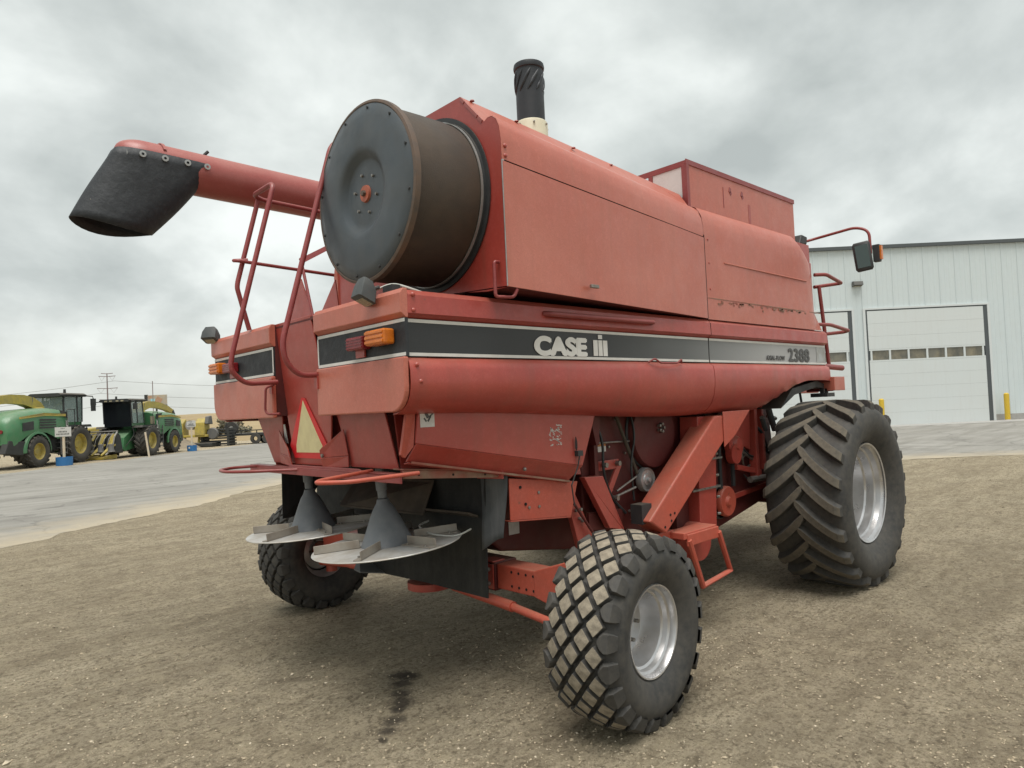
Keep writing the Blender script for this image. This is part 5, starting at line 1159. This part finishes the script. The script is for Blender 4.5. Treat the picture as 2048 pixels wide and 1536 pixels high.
def forage_harvester(label, loc, rz, scale):
    t = thing('forage_harvester', label, 'harvester', loc, rz, 'parked green forage harvesters', scale)
    for s in (-1, 1):
        far_wheel(t, 0.0, s * 1.20, 0.97, 0.74, 0.50, s); far_wheel(t, -3.0, s * 1.24, 0.76, 0.56, 0.38, s)
    # engine hood: rounded lofted body
    def sec(x, hw, z0, z1, rr=.32):
        pts = [(-hw, z0), (-hw * 1.02, z0 + (z1 - z0) * .45), (-hw * .97, z1 - rr), (-hw * .86, z1 - rr * .35), (-hw * .62, z1 - .03), (0, z1), (hw * .62, z1 - .03), (hw * .86, z1 - rr * .35), (hw * .97, z1 - rr), (hw * 1.02, z0 + (z1 - z0) * .45), (hw, z0)]
        return [(x, p[0], p[1]) for p in pts]
    m = MB(); m.loft([sec(-0.75, 1.32, 1.35, 2.78), sec(-1.6, 1.40, 1.3, 2.86), sec(-2.4, 1.42, 1.62, 2.82), sec(-3.0, 1.41, 1.68, 2.78), sec(-3.6, 1.38, 1.55, 2.72), sec(-4.35, 1.28, 1.1, 2.5), sec(-4.65, 1.15, 1.15, 2.15, .4)], False, True)
    hb = m.build('engine_hood', 'green_paint', t, smooth=40)
    for s in (-1, 1):
        # wheel arch flare, dark sill, louvres, yellow stripe
        MB().lathe([(.80, .0), (.90, .02), (.93, .12), (.80, .14)], 'y', (-3.0, s * 1.38 - .07, .80), 24, a0=R(-5), a1=R(185)).build('wheel_arch', 'green_paint', t, smooth=50)
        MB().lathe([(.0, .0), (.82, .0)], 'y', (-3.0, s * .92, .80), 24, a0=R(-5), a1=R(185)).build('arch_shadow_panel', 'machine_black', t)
        m = MB(); m.plate([(-1.0, s * 1.43, 2.52), (-2.6, s * 1.455, 2.58), (-4.1, s * 1.37, 2.40), (-4.1, s * 1.37, 2.30), (-2.6, s * 1.458, 2.44), (-1.0, s * 1.43, 2.40)], (0, -s * .03, 0)); m.build('yellow_stripe', 'yellow_paint', hb)
        for k in range(4):
            z = 2.28 - k * .125
            MB().plate([(-1.75, s * 1.452, z), (-2.9, s * 1.468, z + .01), (-2.95, s * 1.468, z - .07), (-1.78, s * 1.455, z - .07)], (0, -s * .02, 0)).build('louvre', 'machine_black', hb)
        MB().plate([(-3.3, s * 1.44, 2.2), (-3.95, s * 1.39, 2.12), (-3.95, s * 1.39, 1.75), (-3.3, s * 1.44, 1.8)], (0, -s * .02, 0)).build('side_grille', 'machine_black', hb)
        MB().plate([(-0.78, s * 1.36, 2.62), (-1.45, s * 1.43, 2.70), (-1.30, s * 1.43, 2.42), (-0.78, s * 1.38, 2.30)], (0, -s * .02, 0)).build('air_grille', 'machine_black', hb)
        MB().plate([(-3.7, s * 1.40, 1.25), (-4.6, s * 1.22, 1.35), (-4.8, s * 1.15, .75), (-3.9, s * 1.36, .62)], (0, -s * .3, 0)).build('rear_sill', 'machine_black', t, bevel=.03)
        # deck and mud guard in front of the hood, ladder
        MB().prism([(-0.78, 1.95), (0.95, 1.95), (1.05, 1.82), (-.78, 1.80)], 'y', min(s * .75, s * 1.45), max(s * .75, s * 1.45)).build('deck', 'machine_black', t)
        for k in range(5): MB().box(-1.42, -1.02, min(s * 1.2, s * 1.48), max(s * 1.2, s * 1.48), .55 + k * .27, .59 + k * .27).build('ladder_step', 'machine_grey', t)
        for x in (-1.44, -1.0): MB().box(x - .02, x + .02, min(s * 1.42, s * 1.46), max(s * 1.42, s * 1.46), .5, 1.9).build('ladder_side', 'machine_grey', t)
        MB().tube([(-.9, s * 1.42, 1.95), (-.9, s * 1.42, 2.75), (-.3, s * 1.42, 2.75), (-.3, s * 1.42, 1.95)], .022, 6, fillet=.1).build('hand_rail', 'machine_black', t)
        m = MB(); m.tube([(1.3, s * .75, 3.5), (1.5, s * 1.25, 3.45), (1.5, s * 1.28, 3.3)], .03, 6); m.box(1.43, 1.55, min(s * 1.16, s * 1.40), max(s * 1.16, s * 1.40), 2.95, 3.32); m.build('mirror', 'machine_black', t)
    MB().box(-4.2, -.2, -1.1, 1.1, .75, 1.5).build('chassis', 'machine_black', t)
    m = MB(); m.plate([(-4.668, -.75, 2.0), (-4.668, .75, 2.0), (-4.66, .85, 1.3), (-4.66, -.85, 1.3)], (-.02, 0, 0)); m.build('rear_grille', 'machine_black', t)
    # cab
    c = MB(); c.box(-.35, 1.10, -.82, .82, 1.9, 2.12); cab = c.build('cab_floor', 'green_paint', t, bevel=.03)
    pil = [((-.28, .84), (-.20, .80)), ((.65, .94), (.69, .90)), ((1.13, .86), (1.21, .84))]
    for s in (-1, 1):
        for a, b in pil: MB().tube([(a[0], s * a[1], 2.1), (b[0], s * b[1], 3.45)], .045, 6).build('pillar', 'machine_black', cab)
        for a, b in ((0, 1), (1, 2)):
            MB().plate([(pil[a][0][0], s * pil[a][0][1], 2.1), (pil[b][0][0], s * pil[b][0][1], 2.1), (pil[b][1][0], s * pil[b][1][1], 3.43), (pil[a][1][0], s * pil[a][1][1], 3.43)], (0, -s * .01, 0)).build('side_window', 'cab_glass', cab)
    MB().plate([(1.14, -.84, 1.9), (1.14, .84, 1.9), (1.22, .82, 3.43), (1.22, -.82, 3.43)], (-.012, 0, 0)).build('windscreen', 'dark_glass', cab)
    MB().plate([(-.29, -.78, 2.1), (-.29, .78, 2.1), (-.21, .74, 3.43), (-.21, -.74, 3.43)], (.01, 0, 0)).build('rear_window', 'cab_glass', cab)
    MB().loft([[(x, y * w, z) for y, z in ((-1, 3.44), (-1.06, 3.54), (-.9, 3.62), (.9, 3.62), (1.06, 3.54), (1, 3.44))] for x, w in ((-.5, .80), (-.3, .98), (1.25, .98), (1.50, .88))], True, True).build('cab_roof', 'machine_black', t)
    for y in (-.5, -.2, .2, .5): MB().box(1.48, 1.53, y - .08, y + .08, 3.46, 3.54).build('roof_lamp', 'lamp_glass', t)
    MB().lathe([(0, .22), (.06, .22), (.07, 0)], 'z', (.2, -.6, 3.61), 10).build('beacon', 'machine_black', t)
    m = MB(); m.box(.0, .45, -.3, .3, 2.1, 2.45); m.box(-.07, .07, -.28, .28, 2.4, 3.0); m.build('seat', 'machine_grey', cab, bevel=.05)
    # feed rolls housing at the nose
    MB().prism([(.45, 1.75), (1.5, 1.25), (1.7, .55), (1.4, .40), (.3, .55)], 'y', -.55, .55).build('feeder', 'green_paint', t, bevel=.03)
    rnd = random.Random(12)
    for k in range(9):
        x = rnd.uniform(-2.1, 1.3); sy = rnd.choice((-1, 1)); y = sy * rnd.uniform(.6, .95); z = rnd.uniform(.7, 1.7)
        MB().obox((x, y, z), (rnd.uniform(.15, .4), rnd.uniform(.15, .3), rnd.uniform(.12, .35)), rotz(rnd.uniform(-.3, .3))).build('valve_block', rnd.choice(('machine_grey', 'machine_black', 'galv')), t)
    for k in range(8):
        sy = -1 if k % 2 else 1; x = rnd.uniform(-.2, 1.2)
        MB().tube([(x, sy * rnd.uniform(.5, .95), 1.8), (x + rnd.uniform(-.2, .4), sy * rnd.uniform(.6, 1.0), 1.4), (x + rnd.uniform(.1, .6), sy * rnd.uniform(.4, .7), rnd.uniform(.5, .9))], .03, 5, fillet=.2).build('hose', 'machine_black', t)
    for sy in (-1, 1):
        MB().box(-.70, -.66, min(sy * 1.05, sy * 1.3), max(sy * 1.05, sy * 1.3), 2.0, 2.5).build('head_lamp', 'lamp_glass', t)
        MB().tube([(-4.62, sy * .9, 1.75), (-4.7, sy * .9, 1.75)], .09, 8).build('tail_lamp', 'lens_red', t)
        MB().box(-.95, -.80, min(sy * 1.385, sy * 1.40), max(sy * 1.385, sy * 1.40), 1.5, 2.2).build('warning_sticker', 'label_white', t)
    # yellow spout arching back over the hood
    path = [(-0.95, 2.60), (-1.15, 2.90), (-1.6, 3.15), (-2.2, 3.28), (-3.0, 3.30), (-3.9, 3.22), (-4.8, 3.05), (-5.5, 2.82)]
    secs = []
    for i, (x, z) in enumerate(path):
        a = Vector(path[max(0, i - 1)]); b = Vector(path[min(len(path) - 1, i + 1)]); d = (b - a).normalized(); nn = Vector((-d.y, d.x)); h = lerp(.30, .15, i / (len(path) - 1)); w = lerp(.22, .15, i / (len(path) - 1))
        secs.append([(x + nn.x * k, y, z + nn.y * k) for k, y in ((-h, -w), (h, -w), (h, w), (-h, w))])
    sp_ = MB().loft(secs, True, True).build('spout', 'yellow_paint', t)
    for i in (2, 4, 6):
        x, z = path[i]; MB().obox((x, 0, z), (.06, .46 - .03 * i, .62 - .05 * i), roty(-.25 + .1 * i)).build('spout_rib', 'machine_grey', sp_)
    MB().obox((-5.6, 0, 2.72), (.25, .34, .40), roty(.6)).build('spout_flap', 'machine_black', sp_)
    MB().lathe([(.32, 0), (.42, .15), (.42, .3), (.3, .35)], 'z', (-1.2, 0, 2.55), 20).build('spout_turret', 'yellow_paint', t)
    return t
DL = math.atan2(35.985 - 34.449, 4.625 - 2.475)
f1 = forage_harvester('green forage harvester on the far left, cab facing right, beside a white sign', (3.75, 37.0, 0), R(46), 0.97)
f2 = forage_harvester('green forage harvester with dark windscreen facing the camera, right of the other one', (7.6, 38.5, 0), R(227), 0.88)

# crop header standing between the two harvesters
def crop_header(label, loc, rz, sc, rows, cat='header'):
    t = thing('crop_header', label, cat, loc, rz, None, sc)
    MB().prism([(-.55, .35), (-.35, 1.55), (-.15, 1.75), (.1, 1.6), (.2, .4)], 'y', -1.3, 1.3).build('back_frame', 'machine_black', t, bevel=.04)
    rnd = random.Random(rows)
    for k in range(rows):
        y = -1.2 + 2.4 * k / (rows - 1)
        m = MB(); m.plate([(.2, y - .20, .9), (.2, y + .20, .9), (1.25, y + .05, .25), (1.25, y - .05, .25)], (0, 0, .10)); m.plate([(.1, y - .2, 1.62), (.1, y + .2, 1.62), (.5, y + .15, .95), (.5, y - .15, .95)], (0, 0, .06)); m.build('divider', 'yellow_paint', t, bevel=.02)
        MB().lathe([(0, .55), (.16, .5), (.2, .1), (.26, 0), (0, 0)], 'z', (.62, y + .2, .5), 12).build('gathering_drum', 'machine_grey', t, smooth=40)
    m = MB(); m.tube([(.0, -1.35, 1.8), (.3, -1.4, 1.5), (.5, -1.4, .7), (1.0, -1.3, .3)], .05, 6); m.tube([(.0, 1.35, 1.8), (.3, 1.4, 1.5), (.5, 1.4, .7), (1.0, 1.3, .3)], .05, 6); m.tube([(-.1, -1.3, 1.85), (-.1, 1.3, 1.85)], .045, 6); m.build('hoop_frame', 'galv', t)
    m = MB()
    for k in range(8): m.tube([(.15, -1.2 + k * .34, 1.75), (.55, -1.2 + k * .34, 1.35), (.75, -1.2 + k * .34, .75)], .022, 5)
    m.build('tines', 'galv', t)
    MB().prism([(-.3, .0), (.9, .0), (.9, .14), (-.3, .3)], 'y', -1.0, 1.0).build('skid', 'yellow_paint', t)
    return t
crop_header('yellow and grey crop header with curved tines, standing between the two green harvesters', (6.0, 37.5, 0.02), R(214), 0.78, 4)
def row_header(loc, rz, sc):
    t = thing('folding_header', 'upright yellow folding header on the dirt behind the second sign', 'header', loc, rz, None, sc)
    for s in (-1, 1):
        MB().prism([(-.45, .75), (-.45, 1.55), (-.1, 2.0), (.35, 1.7), (.4, .8)], 'y', s * .75 - .35, s * .75 + .35).build('shield', 'yellow_paint', t, bevel=.05)
        MB().prism([(-.35, 1.55), (-.2, 2.15), (.25, 2.1), (.4, 1.6)], 'y', s * 1.25 - .13, s * 1.25 + .13).build('outer_shield', 'machine_grey', t, bevel=.04)
        MB().tube([(-.1, s * .5, .75), (.15, s * .55, .1)], .09, 8).build('leg', 'yellow_paint', t)
        MB().lathe([(0, -.1), (.35, -.1), (.42, 0), (.35, .1), (0, .1)], 'x', (.1, s * 1.55, .9), 18).build('rotor', 'machine_grey', t, smooth=30)
    MB().lathe([(0, -.2), (.33, -.2), (.33, .3), (0, .3)], 'x', (0, .05, 1.55), 18).build('gearbox', 'galv', t, smooth=30)
    MB().box(-.2, .35, -1.3, 1.3, .70, .86).build('beam', 'yellow_paint', t, bevel=.03)
    MB().box(-.6, .8, -2.0, 1.8, .02, .30).build('base_skid', 'machine_black', t, bevel=.05)
    m = MB(); m.plate([(-.46, -1.7, 2.1), (-.46, -1.45, 1.5), (-.46, -1.55, 1.1), (-.46, -1.95, 1.3)], (.3, 0, 0)); m.build('nose', 'zinc', t)
    return t
row_header((13.4, 46.0, 0), R(225), 1.0)
t = thing('stacked_ramps', 'dark stack of slatted steel ramps between the folding header and the trailer', 'ramps', (14.9, 45.2, 0), R(-43))
for k in range(6): MB().box(-1.1, 1.1, -.5, .5, .10 + k * .20, .19 + k * .20).build('slat', 'machine_black', t)
for x in (-.9, .9): MB().box(x - .08, x + .08, -.51, .51, 0, 1.25).build('upright', 'machine_black', t)
MB().tube([(.6, 0, 1.2), (.6, 0, 1.6)], .04, 6).build('stub', 'machine_black', t)
t = thing('flatbed_trailer', 'low dark flatbed trailer with a spare wheel, by the dry hillside', 'trailer', (18.0, 45.0, 0), R(-40))
MB().box(-2.4, 3.2, -1.0, 1.0, .62, .78).build('bed', 'machine_black', t)
m = MB(); m.tube([(-2.4, 0, .66), (-4.0, 0, .62)], .06, 6); m.build('drawbar', 'machine_black', t)
for x in (-.2, .65):
    for s in (-1, 1): MB().lathe([(.15, -.1), (.36, -.1), (.38, 0), (.36, .1), (.15, .1)], 'y', (x, s * .95, .38), 20).build('tyre', 'far_tyre', t)
MB().lathe([(.16, -.1), (.45, -.11), (.50, -.04), (.50, .04), (.45, .11), (.16, .1)], 'y', (-1.9, -.85, 1.2), 28).build('spare_tyre', 'far_tyre', t, smooth=40)
MB().lathe([(0, -.06), (.12, -.08), (.2, -.03), (.26, -.06)], 'y', (-1.9, -.85, 1.2), 20).build('spare_rim', 'label_white', t)
MB().box(-2.3, 1.0, -1.0, -.95, .95, 1.02).build('side_rail', 'machine_black', t)
for x in (-2.25, -1.2, -.1, .95): MB().box(x - .03, x + .03, -1.0, -.95, .78, .95).build('stake_post', 'machine_black', t)
for x in (2.4, 2.75, 3.1): MB().box(x - .03, x + .03, -.98, -.92, .78, 2.0).build('ramp_upright', 'machine_grey', t)
for z in (1.0, 1.5, 1.97): MB().box(2.37, 3.13, -.975, -.925, z, z + .05).build('ramp_bar', 'machine_grey', t)
def pile():
    secs = []
    for i in range(25):
        a = 2 * PI * i / 24; q = []
        for j in range(10):
            s = j / 9; rr = (1 - s); x, y = 2.7 * rr * math.cos(a), 1.9 * rr * math.sin(a)
            q.append((x - .9 * s, y, 1.75 * s ** .8 * (1 + .15 * mnoise.noise(Vector((x, y, 3)))) + .12 * mnoise.noise(Vector((x * 2, y * 2, 0)))))
        secs.append(q)
    o = MB().loft(secs).build('dirt_pile', 'dirt_pile', smooth=70); o.location = (11.6, 46.3, -.12); o.rotation_euler = (0, 0, R(-40)); tag(o, 'brown dirt pile sloping down right of the second green harvester', 'dirt pile')
pile()
# one more yellow machine showing between the two harvesters
t = thing('yellow_baler', 'yellow machine half hidden behind the gap between the two green harvesters', 'implement', (7.75, 48.4, 0), R(200), None, 0.62)
MB().prism([(-1.6, .9), (-1.6, 2.2), (-.6, 2.75), (.9, 2.6), (1.5, 1.6), (1.3, .8)], 'y', -.9, .9).build('body', 'yellow_paint', t, bevel=.08)
for s in (-1, 1): MB().lathe([(.25, -.15), (.6, -.17), (.65, 0), (.6, .17), (.25, .15)], 'y', (-.2, s * 1.05, .65), 24).build('tyre', 'far_tyre', t)
MB().box(-.3, .6, -.93, -.905, 1.5, 2.2).build('guard', 'machine_black', t)
MB().lathe([(0, -.06), (.28, -.04), (.3, 0)], 'y', (.85, -.92, 1.7), 16).build('disc_guard', 'machine_grey', t)

def sign(label, loc, rz, h, w):
    t = thing('yard_sign', label, 'sign', loc, rz, 'white signs in blue tubs')
    tr_ = .34 if w > .6 else .27
    MB().lathe([(0, .03), (tr_ - .04, .03), (tr_ - .02, .75 * tr_ + .15), (tr_ + .01, .75 * tr_ + .15), (tr_, .0), (0, .0)], 'z', (0, 0, 0), 28).build('tub', 'blue_tub', t, smooth=40)
    MB().lathe([(0, .25), (tr_ - .03, .25)], 'z', (0, 0, 0), 20).build('fill', 'dirt_pile', t)
    MB().box(-.045, .045, -.045, .045, .1, h - .1).build('post', 'stake_wood', t)
    bd_ = MB().box(-w / 2, w / 2, -.065, -.046, h - .66 * w / .75 * .75, h).build('board', 'label_white', t)
    m = MB(); rd_ = random.Random(int(w * 100))
    for (z, n, hh) in ((.86, 3, .035), (.52, 6, .075), (.27, 9, .075)):
        hb_ = .66 * w
        x0 = -n * .045 * w
        for k in range(n): m.box(x0 + k * .09 * w, x0 + k * .09 * w + .06 * w, -.0675, -.0655, h - hb_ + z * hb_ - hh * .5, h - hb_ + z * hb_ + hh * .5 * rd_.uniform(.7, 1.1))
    m.build('faded_print', 'machine_grey', bd_)
    if w < .6: MB().box(-.16, -.06, -.262, -.25, .17, .27).build('tub_sticker', 'label_white', t)
sign('white yard sign in a blue tub before the left green harvester', (3.68, 33.8, 0), R(-28), 1.80, .67)
sign('smaller white yard sign in a blue tub before the yellow header', (11.3, 39.6, 0), R(-25), 1.80, .5)
o = MB().obox((0, 0, .7), (.08, .05, 1.5), roty(R(-7))).build('survey_stake', 'stake_wood'); o.location = (7.75, 35.6, -.1); o.rotation_euler = (0, 0, R(-35)); tag(o, 'thin pale leaning wooden stake before the right harvester wheel', 'stake')

# dry bush on the slope
def bush(loc, sx, sz):
    t = thing('bush', 'grey-green bush on the dry slope behind the trailer', 'bush', loc)
    rnd = random.Random(4); m = MB()
    for k in range(9):
        a = rnd.uniform(0, 6.28); m.tube([(0, 0, 0), (sx * .3 * math.cos(a), .6 * math.sin(a), sz * .4), (sx * .7 * math.cos(a), 1.2 * math.sin(a), sz * .8)], [.09, .05, .015], 5)
    m.build('trunk', 'bark', t)
    m = MB()
    clumps = [(rnd.uniform(-1, 1), rnd.uniform(-1, 1), rnd.uniform(.25, 1)) for _ in range(34)]
    for cx, cy, cz in clumps:
        k = max(.25, 1 - abs(cx) ** 2.0); cr = rnd.uniform(.35, .65)
        for i in range(110):
            v = Vector((rnd.gauss(0, 1), rnd.gauss(0, 1), rnd.gauss(0, .8))).normalized() * cr * rnd.random() ** .4
            p = Vector((cx * sx, cy * 1.3, cz * sz * k)) + v
            if p.z < 0.05: continue
            q = Matrix.Rotation(rnd.uniform(0, 6.28), 3, Vector((rnd.gauss(0, 1), rnd.gauss(0, 1), rnd.gauss(0, 1))).normalized()); s = rnd.uniform(.07, .15)
            m.add([p + q @ Vector(c_) for c_ in ((-s, -s * .5, 0), (s, -s * .5, 0), (s * .6, s * .6, .02), (-s * .6, s * .6, .02))], [(0, 1, 2, 3)])
    m.build('crown', 'bush_leaf', t)
    t.rotation_euler = (0, 0, R(-43))
bush((25.5, 71.4, 0.2), 2.1, 1.5)

# ------------------------------------------------------------------ power line and billboard, far away
pt = thing('power_pylon', 'tall steel power pylon with four crossarms above the green harvesters', 'pylon', (99.8, 448.4, 0), YAW - PI / 2)
MB().tube([(0, 0, 0), (0, 0, 32.5)], [.55, .28], 8).build('mast', 'pylon_steel', pt)
for z, w in ((32.2, 3.4), (30.6, 4.9), (23.6, 6.0), (17.0, 4.9)):
    MB().tube([(-w, 0, z + .35), (0, 0, z), (w, 0, z + .2)], .20, 6).build('crossarm', 'pylon_steel', pt)
    if z < 31:
        for s in (-1, 1): MB().tube([(s * (w - .3), 0, z), (s * (w * .62), 0, z - 2.6), (s * w * .3, 0, z)], .06, 4).build('insulator', 'pylon_steel', pt)
pr = Vector((math.sin(YAW), -math.cos(YAW), 0))
wdir = Vector((0.64, -0.55, 0)).normalized()
for i, (z, off) in enumerate(((27.9, 4.0), (21.0, -4.5), (14.5, 4.0))):
    a = Vector((99.8, 448.4, z)) + pr * off; pts = []
    for k in range(41):
        t_ = -1 + 2 * k / 40; d_ = t_ * 190
        pts.append(a + Vector((0.78, -0.62, 0)) * d_ + Vector((0, 0, -9 * (1 - abs(abs(t_) * 2 - 1)) ** 1.0 * 0 - 6.5 * math.sin(PI * min(1, abs(t_))) )))
    o = MB().tube(pts, .10, 4).build('power_line', 'wire'); tag(o, ('upper', 'middle', 'lower')[i] + ' power line wire strung from the pylon across the sky', 'wire', 'power lines')
bb = thing('billboard', 'far billboard on one post above the right green harvester', 'billboard', (120.1, 428.8, 0), YAW - PI / 2 + R(6))
MB().tube([(0, .6, 0), (0, .6, 13)], .55, 8).build('post', 'machine_black', bb)
pn = MB().box(-6.1, 6.1, 0, .5, 12.7, 18.6).build('panel', 'label_white', bb)
MB().box(-6.3, -4.6, -.25, .6, 12.7, 18.9).build('panel_end', 'machine_black', bb)
MB().box(-6.1, 6.1, -.3, .6, 12.2, 12.65).build('catwalk', 'machine_black', bb)
mat('print_sand', (0.42, 0.36, 0.27), 0.6, var=((0.30, 0.30, 0.27), .4, .8)); mat('print_cyan', (0.28, 0.55, 0.62), 0.6); mat('print_brown', (0.36, 0.20, 0.13), 0.6, var=((0.45, .33, .22), .7, .7))
MB().box(-4.5, 6.05, -.03, -.005, 12.75, 18.5).build('poster', 'print_sand', pn)
MB().box(-2.9, -.6, -.05, -.031, 13.3, 16.4).build('poster_block', 'print_cyan', pn); MB().obox((1.6, -.05, 15.6), (3.4, .03, 3.2), roty(.5)).build('poster_block', 'print_brown', pn); MB().box(-4.2, -2.2, -.05, -.031, 16.6, 18.1).build('poster_block', 'print_brown', pn)
o = MB().tube([(88.4, 321.5, 0), (88.4, 321.5, 20.5)], .16, 6).build('light_pole', 'pylon_steel'); tag(o, 'thin bare pole rising in front of the billboard', 'pole')
